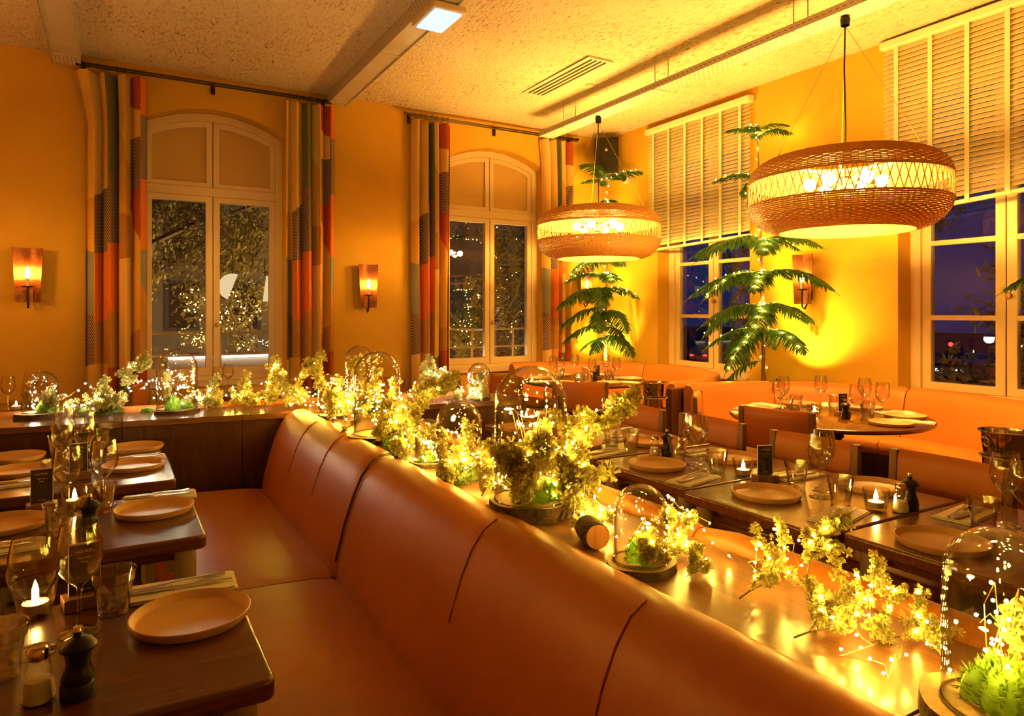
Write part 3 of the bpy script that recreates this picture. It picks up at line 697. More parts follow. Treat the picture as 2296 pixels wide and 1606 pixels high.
# ---------------------------------------------------------------- booths and round tables
def booth(label, cx, cy, a0, a1, seams):
    r = thing('leather_booth', label, 'booth', (cx, cy, 0), group='curved leather booths')
    ang = [math.radians(a0)]+[math.radians(s) for s in seams]+[math.radians(a1)]
    backp = [(1.205, 0.36), (1.215, 0.46), (1.255, 0.60), (1.300, 0.75), (1.325, 0.815), (1.355, 0.845), (1.40, 0.855), (1.435, 0.84), (1.45, 0.80), (1.45, 0.02), (1.25, 0.02), (1.205, 0.36)]
    seatp = [(1.24, 0.36), (0.80, 0.36), (0.785, 0.40), (0.79, 0.44), (0.82, 0.465), (0.90, 0.472), (1.10, 0.462), (1.235, 0.45), (1.24, 0.36)]
    for A, B in zip(ang, ang[1:]):
        n = max(8, int((B-A)/0.06))
        for nm, p in (('back_cushion', backp), ('seat_cushion', seatp)):
            b = MB(); cr = sum(q[0] for q in p[:-1])/(len(p)-1); cz = sum(q[1] for q in p[:-1])/(len(p)-1); rows = []
            for i in range(n+1):
                t = A+0.003+(B-A-0.006)*i/n; e = min(i, n-i); k = 0.93 if e == 0 else 1.0
                rows.append([((cr+(q-cr)*k)*math.cos(t), (cr+(q-cr)*k)*math.sin(t), cz+(z-cz)*k) for q, z in p[:-1]])
                if e == 0:   # rounded-in end, then the full section close by
                    t2 = t+(0.02 if i == 0 else -0.02); full = [(q*math.cos(t2), q*math.sin(t2), z) for q, z in p[:-1]]
                    if i == 0: rows.append(full)
                    else: rows.insert(-1, full)
            m = len(p)-1; vs = [v for w_ in rows for v in w_]; N = len(rows)-1
            fs = [tuple(range(m))[::-1], tuple(N*m+j for j in range(m))]
            for i in range(N):
                for j in range(m):
                    c = i*m+j; d = i*m+(j+1) % m; fs.append((c, d, d+m, c+m))
            b.add(vs, fs).build(nm, 'booth_leather', r, ang=0.9)
    b = MB().lathe([(0.85, 0.0), (0.85, 0.355)], 40, (0,0,0), ang[0], ang[-1]); b.build('kickboard', 'dark_wood_z', r)
    for t, s in ((ang[0], -1), (ang[-1], 1)):
        o = MB().box(0.84, 1.43, -0.012, 0.012, 0.0, 0.36).build('end_panel', 'dark_wood_z', r); o.location = (0, 0, 0)
        o.matrix_local = Matrix.Rotation(t+s*0.012, 4, 'Z')
    return r
NB, FB = (4.50, 3.16), (4.50, 6.15)
booth('curved tan leather booth round the nearer round table', *NB, -106, 91, (-60, 8, 55))
booth('curved tan leather booth in the room corner below the far pine', *FB, -91, 96, (-42, 20))
tag(MB().box(4.36, 4.60, 4.63, 4.70, 0.0, 0.80).build('booth_divider', 'dark_wood_z', smooth=False), 'dark wood divider panel where the two booths stand back to back', 'panel')
def round_table(label, c):
    r = thing('round_table', label, 'table', (*c, 0), group='round booth tables')
    MB().lathe([(0, 0.716), (0.62, 0.716), (0.675, 0.720), (0.685, 0.732), (0.682, 0.746), (0.676, 0.75), (0, 0.75)], 64).build('top', 'dark_wood_x', r)
    MB().lathe([(0.05, 0.0), (0.055, 0.12), (0.042, 0.16), (0.042, 0.45), (0.06, 0.50), (0.05, 0.54), (0.05, 0.68), (0, 0.68)], 20).build('pedestal', 'black_metal', r)
    for k in range(4):
        a = PI/4+k*PI/2; pr = [(0.04, 0.715), (0.36, 0.715), (0.36, 0.70), (0.30, 0.685), (0.22, 0.672), (0.15, 0.662), (0.10, 0.62), (0.11, 0.595), (0.085, 0.57), (0.045, 0.56)]
        o = MB().extrude(pr, lambda x, z: (x, -0.02, z), lambda x, z: (x, 0.02, z)).build('bracket', 'black_metal', r); o.matrix_local = Matrix.Rotation(a, 4, 'Z')
        o = MB().extrude([(0.04, 0.0), (0.36, 0.0), (0.36, 0.02), (0.06, 0.10), (0.04, 0.10)], lambda x, z: (x, -0.02, z), lambda x, z: (x, 0.02, z)).build('foot', 'black_metal', r); o.matrix_local = Matrix.Rotation(a, 4, 'Z')
round_table('round dark wood table in the nearer booth', NB)
round_table('round dark wood table in the far corner booth', FB)

# ---------------------------------------------------------------- rectangular tables
def rect_table(label, x0, x1, y0, y1, mat, group):
    cx, cy = (x0+x1)/2, (y0+y1)/2; r = thing('dining_table', label, 'table', (cx, cy, 0), group=group)
    hx, hy = (x1-x0)/2, (y1-y0)/2
    MB().extrude(rrect(-hx, hx, -hy, hy, 0.025), lambda x, y: (x, y, 0.705), lambda x, y: (x, y, 0.75)).build('top', mat, r, bevel=0.009, seg=3)
    MB().box(-hx+0.09, hx-0.09, -hy+0.09, hy-0.09, 0.655, 0.704).build('apron', mat, r, smooth=False)
    for sx in (-1, 1):
        for sy in (-1, 1):
            MB().lathe([(0.034, 0.0), (0.034, 0.704)], 16, (sx*(hx-0.06), sy*(hy-0.07), 0)).build('leg', 'table_leg', r)
LT = [(-0.53, 0.285, 1.45, 2.10), (-0.54, 0.265, 2.50, 3.15), (-0.55, 0.235, 3.40, 4.02), (-0.56, 0.215, 4.025, 4.40)]
for (a, b, c, d), lb in zip(LT, ('dark table nearest the viewer beside the long banquette', 'second dark table along the long banquette', 'third dark table along the long banquette', 'last dark table of the row, pushed against the partition')):
    rect_table(lb, a, b, c, d, 'dark_wood_x', 'dark tables along the long banquette')
RT = [(2.13, 2.98, 0.78, 1.445), (2.05, 2.90, 1.455, 2.115), (2.09, 2.93, 2.125, 2.775), (2.12, 2.95, 2.80, 3.45), (2.13, 2.95, 3.47, 4.05)]
for (a, b, c, d), lb in zip(RT, ('oak table at the picture edge behind the last glass dome', 'oak table holding the black menu card on a wood block', 'third oak table along the aisle banquette', 'fourth oak table along the aisle banquette', 'oak table seen through the tallest glass dome')):
    rect_table(lb, a, b, c, d, 'oak_top', 'oak tables along the aisle banquette')
rect_table('small dark table by the back wall under the terracotta sconce', -1.35, -0.42, 6.3, 7.0, 'dark_wood_x', 'tables by the back wall')
rect_table('small dark table under the first arched window', 0.62, 1.35, 6.5, 7.2, 'dark_wood_x', 'tables by the back wall')

# ---------------------------------------------------------------- chairs
def chair_proto():
    """faces +x, origin on the floor under the seat centre"""
    r = thing('leather_chair', '', 'chair')
    for s in (-1, 1):
        MB().extrude([(-0.235, 0.0), (-0.195, 0.0), (-0.205, 0.45), (-0.228, 0.87), (-0.262, 0.87), (-0.245, 0.45)], lambda x, z, s=s: (x, s*0.235-0.019, z), lambda x, z, s=s: (x, s*0.235+0.019, z)).build('back_post', 'chair_wood', r, bevel=0.004)
        MB().extrude([(0.19, 0.0), (0.23, 0.0), (0.235, 0.44), (0.185, 0.44)], lambda x, z, s=s: (x, s*0.21-0.018, z), lambda x, z, s=s: (x, s*0.21+0.018, z)).build('front_leg', 'chair_wood', r, bevel=0.004)
        MB().box(-0.22, 0.20, s*0.215-0.012, s*0.215+0.012, 0.37, 0.42).build('side_rail', 'chair_wood', r, bevel=0.003)
    b = MB(); N = 10; Z = [0.595, 0.61, 0.63, 0.72, 0.82, 0.855, 0.872]; D = [0.0, 0.016, 0.022, 0.026, 0.022, 0.016, 0.0]
    for side in (1, -1):
        o = len(b.v)
        for j, z in enumerate(Z):
            for i in range(N+1):
                s = -1+2*i/N; e = 1-0.35*abs(s)**8
                b.v.append((-0.232-0.045*(1-s*s)*0.6-0.05*(z-0.6)+side*D[j]*e, s*0.214, z))
        for j in range(len(Z)-1):
            for i in range(N):
                a = o+j*(N+1)+i; q = (a, a+1, a+N+2, a+N+1); b.f.append(q if side > 0 else q[::-1]); b.m.append(0)
    M_ = len(Z)*(N+1)
    for j in range(len(Z)-1):
        for i in (0, N):
            a = j*(N+1)+i; b.f.append((a, a+N+1, M_+a+N+1, M_+a)); b.m.append(0)
    b.build('back_pad', 'tan_leather', r, ang=1.0)
    MB().extrude(rrect(-0.215, 0.24, -0.232, 0.232, 0.05), lambda x, y: (x, y, 0.42), lambda x, y: (x, y, 0.475)).build('seat', 'tan_leather', r, bevel=0.018, seg=3)
    return Proto(r)
CH = chair_proto()
G = 'leather chairs along the oak tables'
CH.at((2.86, 1.60, 0), PI, 'leather chair behind the salt and pepper, backing onto the aisle', G)
CH.at((2.80, 2.22, 0), PI, 'leather chair facing the menu card on the wood block', G)
CH.at((2.82, 2.92, 0), PI, 'leather chair behind the paired wine glasses of the third oak table', G)
CH.at((2.80, 3.55, 0), PI, 'leather chair backing onto the aisle by the ice bucket stand', G)
CH.at((2.88, 0.95, 0), PI, 'leather chair at the oak table on the picture edge', G)
G = 'leather chairs at the round tables'
CH.at((3.95, 3.04, 0), math.radians(14), 'leather chair with its back to us at the nearer round table', G)
CH.at((4.05, 3.66, 0), math.radians(-50), 'leather chair turned sideways at the nearer round table by the booth end', G)
CH.at((3.78, 5.22, 0), math.radians(52), 'leather chair whose dark post stands before the far round table', G)
CH.at((3.62, 6.0, 0), math.radians(10), 'leather chair at the far round table beyond the glass domes', G)
G = 'rounded chairs by the back wall'
CH.at((-0.05, 7.0, 0), PI-0.3, 'leather chair below the flared patchwork curtain', G)
CH.at((1.62, 6.75, 0), PI+0.25, 'leather chair below the curtain beside the middle sconce', G)
CH.at((2.05, 6.2, 0), PI+0.6, 'leather chair standing between the two arched windows', G)
CH.at((3.05, 6.4, 0), 0.4, 'leather chair in front of the second arched window', G)

# ---------------------------------------------------------------- ice buckets
def bucket_proto():
    r = thing('ice_bucket', '', 'ice bucket', group='steel ice buckets on stands')
    MB().lathe([(0, 0.70), (0.078, 0.70), (0.085, 0.71), (0.105, 0.895), (0.118, 0.90), (0.118, 0.906), (0.102, 0.906), (0.082, 0.715), (0, 0.712)], 36).build('bucket', 'steel', r)
    for s in (-1, 1): MB().tube([(s*(0.108+0.010*math.sin(a)), 0.024*math.cos(a), 0.85+0.024*math.sin(a)) for a in [2*PI*i/14 for i in range(14)]], 0.004, 6, True).build('ring_handle', 'steel', r)
    MB().tube([(0.107*math.cos(2*PI*i/36), 0.107*math.sin(2*PI*i/36), 0.775) for i in range(36)], 0.006, 6, True).build('stand_ring', 'steel', r)
    MB().lathe([(0.098, 0.775), (0.096, 0.70), (0.085, 0.69), (0, 0.69)], 36).build('stand_cup', 'steel', r)
    MB().lathe([(0, 0.0), (0.14, 0.0), (0.14, 0.015), (0.03, 0.03), (0.016, 0.06), (0.016, 0.69), (0, 0.69)], 24).build('stand_post', 'steel', r)
    return Proto(r)
BK = bucket_proto()
BK.at((3.96, 4.41, 0), 0.3, 'steel ice bucket on a stand where the two booths meet')
BK.at((3.86, 1.72, 0), -0.4, 'steel ice bucket on a stand at the picture edge')

# ---------------------------------------------------------------- tableware prototypes
def plate_proto():
    r = tag(MB().lathe([(0, 0.004), (0.118, 0.004), (0.124, 0.007), (0.131, 0.022), (0.134, 0.0235), (0.136, 0.022), (0.134, 0.010), (0.126, 0.0005), (0.10, 0.0), (0, 0.0)], 48).build('plate', 'stoneware'), '', 'plate', 'stoneware plates'); return Proto(r)
def tumbler_proto():
    r = thing('water_tumbler', '', 'tumbler', group='faceted water tumblers'); b = MB(); n = 40
    prof = [(0.0, 0.0), (0.026, 0.0), (0.029, 0.003), (0.0325, 0.03), (0.0375, 0.066), (0.0395, 0.07), (0.0425, 0.090), (0.0418, 0.0915), (0.0400, 0.0895), (0.0365, 0.066), (0.0305, 0.022), (0.0255, 0.013), (0.0, 0.011)]
    b.lathe(prof, n)
    for i, v in enumerate(b.v):
        x, y, z = v; rr = math.hypot(x, y)
        if 0.004 < z < 0.068 and rr > 0.0315-0.0*z and rr > 0.028+0.12*z*0.9:
            a = math.atan2(y, x); k = 1-0.045*(0.5+0.5*math.cos(10*a)); b.v[i] = (x*k, y*k, z)
    b.build('glass', 'tumbler_glass', r, ang=0.35); return Proto(r, 1.2)
def wine_proto():
    r = thing('wine_glass', '', 'wine glass', group='stemmed wine glasses')
    out = [(0.0, 0.0), (0.036, 0.0), (0.0365, 0.0015), (0.018, 0.006), (0.0055, 0.012), (0.004, 0.03), (0.004, 0.082), (0.006, 0.090), (0.020, 0.103), (0.034, 0.122), (0.0405, 0.142), (0.0415, 0.155), (0.038, 0.185), (0.0325, 0.215)]
    inn = [(0.0315, 0.215), (0.0370, 0.185), (0.0404, 0.155), (0.0394, 0.142), (0.033, 0.1235), (0.019, 0.105), (0.0, 0.096)]
    MB().lathe(out+inn, 32).build('glass', 'wine_glass', r, ang=1.0); return Proto(r, 1.19)
def votive_proto():
    r = thing('candle_holder', '', 'candle holder', group='glass tealight holders')
    MB().lathe([(0, 0.0), (0.027, 0.0), (0.030, 0.004), (0.036, 0.035), (0.0405, 0.066), (0.0385, 0.066), (0.034, 0.035), (0.027, 0.008), (0, 0.008)], 28).build('glass_cup', 'votive_glass', r)
    t = MB().lathe([(0, 0.0085), (0.022, 0.0085), (0.0235, 0.026), (0.021, 0.0255), (0, 0.0245)], 20).build('tealight', 'wax', r)
    MB().lathe([(0.001, 0.025), (0.006, 0.031), (0.0065, 0.038), (0.004, 0.049), (0, 0.060)], 10).build('flame', 'flame', t)
    return Proto(r, 1.2)
def salt_proto():
    r = thing('salt_shaker', '', 'salt shaker', group='glass salt shakers')
    MB().lathe([(0, 0.0), (0.023, 0.0), (0.025, 0.004), (0.019, 0.055), (0.0155, 0.068), (0.0155, 0.072)], 10).build('glass_jar', 'votive_glass', r, ang=0.3)
    MB().lathe([(0, 0.002), (0.0215, 0.002), (0.023, 0.005), (0.0195, 0.036), (0, 0.040)], 10).build('salt_fill', 'salt', r)
    MB().lathe([(0.0165, 0.070), (0.017, 0.084), (0.013, 0.091), (0, 0.093)], 16).build('cap', 'steel', r)
    return Proto(r, 1.18)
def mill_proto():
    r = thing('pepper_mill', '', 'pepper mill', group='black pepper mills')
    MB().lathe([(0, 0.0), (0.026, 0.0), (0.0265, 0.022), (0.024, 0.026), (0.0255, 0.031), (0.020, 0.045), (0.0175, 0.056), (0.0195, 0.070), (0.0235, 0.078), (0, 0.078)], 24).build('body', 'black_plastic', r)
    h = MB().lathe([(0, 0.0785), (0.0265, 0.0785), (0.028, 0.083), (0.021, 0.092), (0.008, 0.098), (0.006, 0.103), (0, 0.103)], 24).build('turning_head', 'black_plastic', r)
    MB().lathe([(0.005, 0.102), (0.0085, 0.108), (0.007, 0.115), (0, 0.117)], 14).build('knob', 'steel', h)
    return Proto(r, 1.18)
def napkin_proto():
    r = tag(MB().box(-0.105, 0.105, -0.052, 0.052, 0.0, 0.004).box(-0.103, 0.10, -0.050, 0.046, 0.0045, 0.008).build('napkin', 'linen', bevel=0.0015), '', 'napkin', 'folded linen napkins'); return Proto(r, 1.25)
def fork_proto():
    b = MB(); pts = [(-0.10, 0.0), (-0.06, 0.0), (0.0, 0.0), (0.035, 0.0), (0.05, 0.0)]; z = [0.002, 0.003, 0.007, 0.005, 0.003]; w_ = [0.0055, 0.004, 0.003, 0.004, 0.0105]
    vs = []
    for (x, y), zz, ww in zip(pts, z, w_): vs += [(x, -ww, zz), (x, ww, zz), (x, ww, zz+0.002), (x, -ww, zz+0.002)]
    fs = [(0,1,2,3)[::-1], (16,17,18,19)]
    for i in range(4):
        for j in range(4): fs.append((i*4+j, i*4+(j+1) % 4, i*4+4+(j+1) % 4, i*4+4+j))
    b.add(vs, fs)
    for k in range(4): y = -0.0088+k*0.00587; b.add([(0.05,y-0.0015,0.003),(0.05,y+0.0015,0.003),(0.088,y+0.0008,0.0055),(0.088,y-0.0008,0.0055),(0.05,y-0.0015,0.005),(0.05,y+0.0015,0.005),(0.088,y+0.0008,0.007),(0.088,y-0.0008,0.007)], [(0,3,2,1),(4,5,6,7),(0,1,5,4),(1,2,6,5),(2,3,7,6),(3,0,4,7)])
    return Proto(tag(b.build('fork', 'cutlery_steel'), '', 'fork', 'steel forks'), 1.2)
def knife_proto():
    r = thing('table_knife', '', 'knife', group='steel table knives')
    MB().extrude([(-0.02, -0.006), (0.05, -0.0085), (0.095, -0.004), (0.10, 0.002), (0.05, 0.004), (-0.02, 0.003)], lambda x, y: (x, y, 0.0035), lambda x, y: (x, y, 0.005)).build('blade', 'cutlery_steel', r)
    MB().extrude([(-0.11, -0.006), (-0.06, -0.008), (-0.02, -0.006), (-0.02, 0.003), (-0.06, 0.006), (-0.11, 0.007)], lambda x, y: (x, y, 0.001), lambda x, y: (x, y, 0.009)).build('handle', 'cutlery_steel', r, bevel=0.002)
    return Proto(r, 1.2)
def text_mesh(txt, size, name, depth=0.0002):
    c = bpy.data.curves.new(name, 'FONT'); c.body = txt; c.size = size; c.align_x = 'CENTER'; c.extrude = depth
    o = bpy.data.objects.new(name, c); COL.objects.link(o); dg = bpy.context.evaluated_depsgraph_get(); me = bpy.data.meshes.new_from_object(o.evaluated_get(dg))
    bpy.data.objects.remove(o); bpy.data.curves.remove(c); me.materials.clear(); me.materials.append(MATS['card_print']); return me
def menu_proto():
    """faces -y"""
    r = thing('menu_card', '', 'menu card', group='black menu cards in wooden blocks')
    MB().box(-0.045, 0.045, -0.028, 0.028, 0.0, 0.03).build('wood_block', 'chair_wood', r, bevel=0.002)
    MB().box(-0.033, 0.033, -0.003, 0.003, 0.028, 0.15).build('card', 'card_edge', r)
    f = MB().box(-0.031, 0.031, -0.0042, -0.0031, 0.031, 0.147).build('front_sheet', 'card_black', r, smooth=False)
    MB().box(-0.031, 0.031, 0.0031, 0.0042, 0.031, 0.147).build('back_sheet', 'card_black', r, smooth=False)
    for t, s, z in (('HOTEVIL', 0.0098, 0.128), ('Your bill is', 0.0075, 0.1135), ('here.', 0.0075, 0.104), ('Wi-Fi  free', 0.005, 0.040)):
        me = text_mesh(t, s, 'printed_line'); o = put('printed_line', me, f); o.location = (0, -0.0044, z); o.rotation_euler = (PI/2, 0, 0)
    return Proto(r, 1.08)
PL, TU, WI, VO, SA, MI, NA, FO, KN, ME = plate_proto(), tumbler_proto(), wine_proto(), votive_proto(), salt_proto(), mill_proto(), napkin_proto(), fork_proto(), knife_proto(), menu_proto()
TZ = 0.7503
KIND = dict(p=(PL, 'stoneware plate'), t=(TU, 'faceted water tumbler'), w=(WI, 'stemmed wine glass'), v=(VO, 'lit tealight cup'), s=(SA, 'glass salt shaker'),
            m=(MI, 'black pepper mill'), c=(ME, 'black menu card'))
ITEMS = []      # laid things, so that neighbours can be slid apart
RAD = dict(p=0.137, t=0.052, w=0.050, v=0.049, s=0.030, m=0.033, c=0.052)
def note(kind, objs, rz, bounds=None, disc=None):
    if kind == 'n':
        a = Vector((math.cos(rz), math.sin(rz), 0)); cs = [(a*0.085, 0.058), (a*0.0, 0.062), (a*-0.085, 0.058)]
    else: cs = [(Vector((0, 0, 0)), RAD[kind])]
    ITEMS.append([objs, cs, Vector((0, 0, 0)), 0.25 if kind in 'pn' else 1.0, bounds, disc])
def settle():
    base = [it[0][0].location.copy() for it in ITEMS]
    for step in range(60):
        for i in range(len(ITEMS)):
            for j in range(i):
                A, B = ITEMS[i], ITEMS[j]; pa, pb = base[i]+A[2], base[j]+B[2]
                if (pa-pb).length > 0.42: continue
                for ca, ra in A[1]:
                    for cb, rb in B[1]:
                        d = (pa+ca)-(pb+cb); d.z = 0; L = d.length; ov = ra+rb+0.003-L
                        if ov > 0:
                            n_ = d/L if L > 1e-5 else Vector((1, 0, 0)); w_ = A[3]+B[3]
                            A[2] += n_*ov*0.5*A[3]/w_; B[2] -= n_*ov*0.5*B[3]/w_; pa, pb = base[i]+A[2], base[j]+B[2]
        for i, it in enumerate(ITEMS):
            p = base[i]+it[2]; rr = max(c.length+q for c, q in it[1])
            if it[4]:
                x0, x1, y0, y1 = it[4]; m_ = min(rr, 0.11); p.x = min(max(p.x, x0+m_), x1-m_); ry = max(q for c, q in it[1])*0.9; ry = min(ry, (y1-y0)/2-0.001); p.y = min(max(p.y, y0+ry), y1-ry)
            elif it[5]:
                c, R = it[5]; v = Vector((p.x-c[0], p.y-c[1], 0)); m_ = R-min(rr, 0.12)
                if v.length > m_: v = v.normalized()*m_; p.x, p.y = c[0]+v.x, c[1]+v.y
            it[2] = p-base[i]
    for it in ITEMS:
        for o in it[0]: o.location = o.location+it[2]
def lay(kind, px, py, where, rz=0.0, bounds=None):
    """bounds: table (x0,x1,y0,y1) that the thing must stay on"""
    P_ = px_on_z(px, py, TZ); marg = dict(p=0.10, t=0.045, w=0.045, v=0.045, s=0.03, m=0.03, c=0.05, n=0.10).get(kind, 0.03)
    if bounds:
        x0, x1, y0, y1 = bounds; mx = min(marg, (x1-x0)/2-0.001); my = min(marg*0.75, (y1-y0)/2-0.001); P_.x = min(max(P_.x, x0+mx), x1-mx); P_.y = min(max(P_.y, y0+my), y1-my)
    if kind == 'n':
        r_ = rz
        o1 = NA.at(P_, r_, 'folded linen napkin '+where)
        ax = Vector((math.cos(r_), math.sin(r_), 0)); pe = Vector((-ax.y, ax.x, 0)); up = Vector((0, 0, 0.0105))
        o2 = FO.at(P_+pe*0.016+up, r_+0.06, 'fork on the napkin '+where); o3 = KN.at(P_-pe*0.016+up, r_-0.03, 'knife on the napkin '+where)
        note('n', [o1, o2, o3], r_, bounds); return P_
    pr, d = KIND[kind]; note(kind, [pr.at(P_, rz, d+' '+where)], rz, bounds); return P_
R0 = RND
t1, t2, t3, t4 = LT; b_ = lambda t: t
W1 = ', nearest dark table'; W2 = ', second dark table'; W3 = ', third dark table'; W4 = ', dark table by the partition'
lay('p', 428, 1388, 'on the nearest dark table', bounds=t1); lay('n', 398, 1322, 'behind the plate on the nearest dark table', -0.05, t1)
lay('t', 255, 1372, 'beside the plate'+W1, bounds=t1); lay('t', 30, 1500, 'at the picture edge by the salt'+W1, bounds=t1)
lay('w', 108, 1452, 'closer to the tumbler at the edge'+W1, bounds=t1); lay('w', 183, 1412, 'behind the black pepper mill'+W1, bounds=t1)
lay('v', 140, 1352, 'glowing between the wine glasses'+W1, bounds=t1); lay('s', 86, 1572, 'beside the mill'+W1, bounds=t1); lay('m', 175, 1560, 'beside the salt'+W1, bounds=t1); lay('c', 150, 1325, 'behind the candle'+W1, 0.2, t1)
lay('p', 343, 1143, 'by the banquette'+W2, bounds=t2); lay('n', 350, 1116, 'by the banquette'+W2, -0.05, t2); lay('t', 238, 1143, 'near the plate by the banquette'+W2, bounds=t2)
lay('t', 98, 1212, 'near the plate cut by the picture edge'+W2, bounds=t2); lay('w', 148, 1150, 'on the outer side of the pair'+W2, bounds=t2); lay('w', 192, 1140, 'next to the banquette-side tumbler'+W2, bounds=t2)
lay('v', 170, 1140, 'between the wine stems'+W2, bounds=t2); lay('s', 150, 1195, 'before the candle'+W2, bounds=t2); lay('m', 200, 1198, 'before the wine glasses'+W2, bounds=t2); lay('p', 18, 1180, 'cut by the picture edge'+W2, bounds=t2); lay('n', 10, 1228, 'by the edge plate'+W2, 0.05, t2); lay('c', 160, 1112, 'behind the candle'+W2, 0.1, t2)
lay('p', 303, 1043, 'by the banquette'+W3, bounds=t3); lay('n', 290, 1024, 'by the banquette'+W3, 0, t3); lay('t', 228, 1040, 'near the banquette plate'+W3, bounds=t3); lay('p', 45, 1058, 'on the aisle side'+W3, bounds=t3); lay('n', 60, 1086, 'on the aisle side'+W3, 0.05, t3)
lay('t', 115, 1082, 'near the aisle-side plate'+W3, bounds=t3); lay('w', 160, 1060, 'on the aisle side'+W3, bounds=t3); lay('w', 188, 1052, 'on the banquette side'+W3, bounds=t3); lay('v', 182, 1036, 'amid the glasses'+W3, bounds=t3); lay('c', 172, 1075, 'amid the glasses'+W3, 0.1, t3)
lay('p', 284, 998, 'by the banquette'+W4, bounds=t4); lay('p', 58, 1008, 'on the aisle side'+W4, bounds=t4); lay('t', 222, 998, 'near the banquette plate'+W4, bounds=t4); lay('t', 128, 1018, 'near the aisle-side plate'+W4, bounds=t4)
lay('w', 178, 992, 'on the aisle side'+W4, bounds=t4); lay('w', 200, 986, 'on the banquette side'+W4, bounds=t4); lay('m', 205, 1005, 'amid the glasses'+W4, bounds=t4)
r1, r2, r3, r4, r5 = RT
V1 = ', oak table at the picture edge'; V2 = ', oak table with the clearest menu card'; V3 = ', third oak table of the aisle'; V4 = ', fourth oak table of the aisle'; V5 = ', oak table behind the tallest dome'
lay('p', 2112, 1222, 'by the ledge'+V1, bounds=r1); lay('t', 2205, 1188, 'before the wine glass'+V1, bounds=r1); lay('w', 2256, 1178, 'by the tumbler'+V1, bounds=r1); lay('w', 2300, 1205, 'cut by the frame'+V1, bounds=r1); lay('n', 2165, 1156, 'on the chair side'+V1, 0.1, r1)
lay('p', 1718, 1113, 'by the ledge'+V2, bounds=r2); lay('p', 1958, 1096, 'by the chair'+V2, bounds=r2); lay('t', 1795, 1093, 'behind the wine glasses'+V2, bounds=r2); lay('t', 1885, 1133, 'between plate and fork'+V2, bounds=r2); lay('w', 1843, 1116, 'in front of its twin'+V2, bounds=r2); lay('w', 1836, 1098, 'hidden behind its twin'+V2, bounds=r2)
lay('v', 2002, 1148, 'beside the salt shaker'+V2, bounds=r2); lay('s', 2053, 1160, 'beside the candle'+V2, bounds=r2); lay('m', 2088, 1156, 'beside the salt shaker'+V2, bounds=r2); lay('n', 1880, 1158, 'by the ledge'+V2, 0.25, r2); lay('n', 1770, 1066, 'behind the tumbler'+V2, 0.0, r2); lay('c', 1718, 1080, 'nearest the ledge end'+V2, -0.35, r2)
lay('p', 1475, 1047, 'by the ledge'+V3, bounds=r3); lay('p', 1640, 1030, 'by the chair'+V3, bounds=r3); lay('t', 1527, 1036, 'next to the pepper mill'+V3, bounds=r3); lay('t', 1598, 1062, 'next to the candle'+V3, bounds=r3); lay('w', 1546, 1042, 'standing further back in the pair'+V3, bounds=r3); lay('w', 1563, 1050, 'standing closer in the pair'+V3, bounds=r3)
lay('s', 1470, 1022, 'by the plate'+V3, bounds=r3); lay('m', 1494, 1022, 'by the salt'+V3, bounds=r3); lay('v', 1675, 1070, 'beside the clearest menu card'+V3, bounds=r3); lay('n', 1556, 1076, 'by the ledge'+V3, 0.25, r3); lay('n', 1580, 1016, 'by the chair'+V3, 0, r3)
lay('p', 1450, 993, 'by the chair'+V4, bounds=r4); lay('p', 1290, 1002, 'by the ledge'+V4, bounds=r4); lay('c', 1310, 976, 'before the far chair post'+V4, -0.3, r4); lay('t', 1352, 1000, 'left of its pair'+V4, bounds=r4); lay('t', 1385, 1012, 'closer of the pair'+V4, bounds=r4); lay('w', 1372, 990, 'above the tumblers'+V4, bounds=r4); lay('n', 1352, 1018, 'by the ledge'+V4, 0.2, r4); lay('n', 1412, 985, 'by the chair'+V4, 0, r4); lay('v', 1290, 985, 'beside the menu card'+V4, bounds=r4)
lay('p', 1145, 965, 'by the ledge'+V5, bounds=r5); lay('c', 1272, 940, 'by the chair'+V5, -0.3, r5); lay('t', 1215, 955, 'amid the setting'+V5, bounds=r5); lay('w', 1235, 948, 'amid the setting'+V5, bounds=r5); lay('v', 1180, 945, 'amid the setting'+V5, bounds=r5); lay('p', 1300, 945, 'by the chair'+V5, bounds=r5)
def lay_round(kind, c, r, a, where, rz=0.0):
    P_ = Vector((c[0]+r*math.cos(math.radians(a)), c[1]+r*math.sin(math.radians(a)), TZ))
    if kind == 'n':
        o1 = NA.at(P_, rz, 'folded linen napkin '+where); o2 = FO.at(P_+Vector((0, 0.012, 0.0105)), rz+0.05, 'fork on the napkin '+where); note('n', [o1, o2], rz, None, (c, 0.665)); return
    pr, d = KIND[kind]; note(kind, [pr.at(P_, rz, d+' '+where)], rz, None, (c, 0.665))
Q = 'on the nearer round table '
for a, n_ in ((165, 'by the chair facing away'), (118, 'by the sideways chair'), (60, 'by the booth back under the pine'), (5, 'by the booth seam'), (-50, 'by the booth arm'), (-95, 'closest to the aisle')):
    lay_round('p', NB, 0.50, a, Q+n_); lay_round('t', NB, 0.30, a+22, Q+n_); lay_round('w', NB, 0.34, a-18, Q+n_); lay_round('n', NB, 0.56, a+28, Q+n_, math.radians(a+28))
lay_round('v', NB, 0.12, 170, Q+'beside the menu card'); lay_round('c', NB, 0.10, -60, Q+'at its centre', -0.35); lay_round('m', NB, 0.20, -110, Q+'before the menu card')
Q = 'on the far round table '
for a, n_ in ((-95, 'nearest to us'), (-35, 'by the booth end'), (30, 'by the booth back'), (90, 'below the corner pine'), (150, 'by the arched window'), (205, 'by the chair post')):
    lay_round('p', FB, 0.50, a, Q+n_); lay_round('t', FB, 0.32, a+22, Q+n_); lay_round('w', FB, 0.36, a-18, Q+n_); lay_round('n', FB, 0.56, a+28, Q+n_, math.radians(a+28))
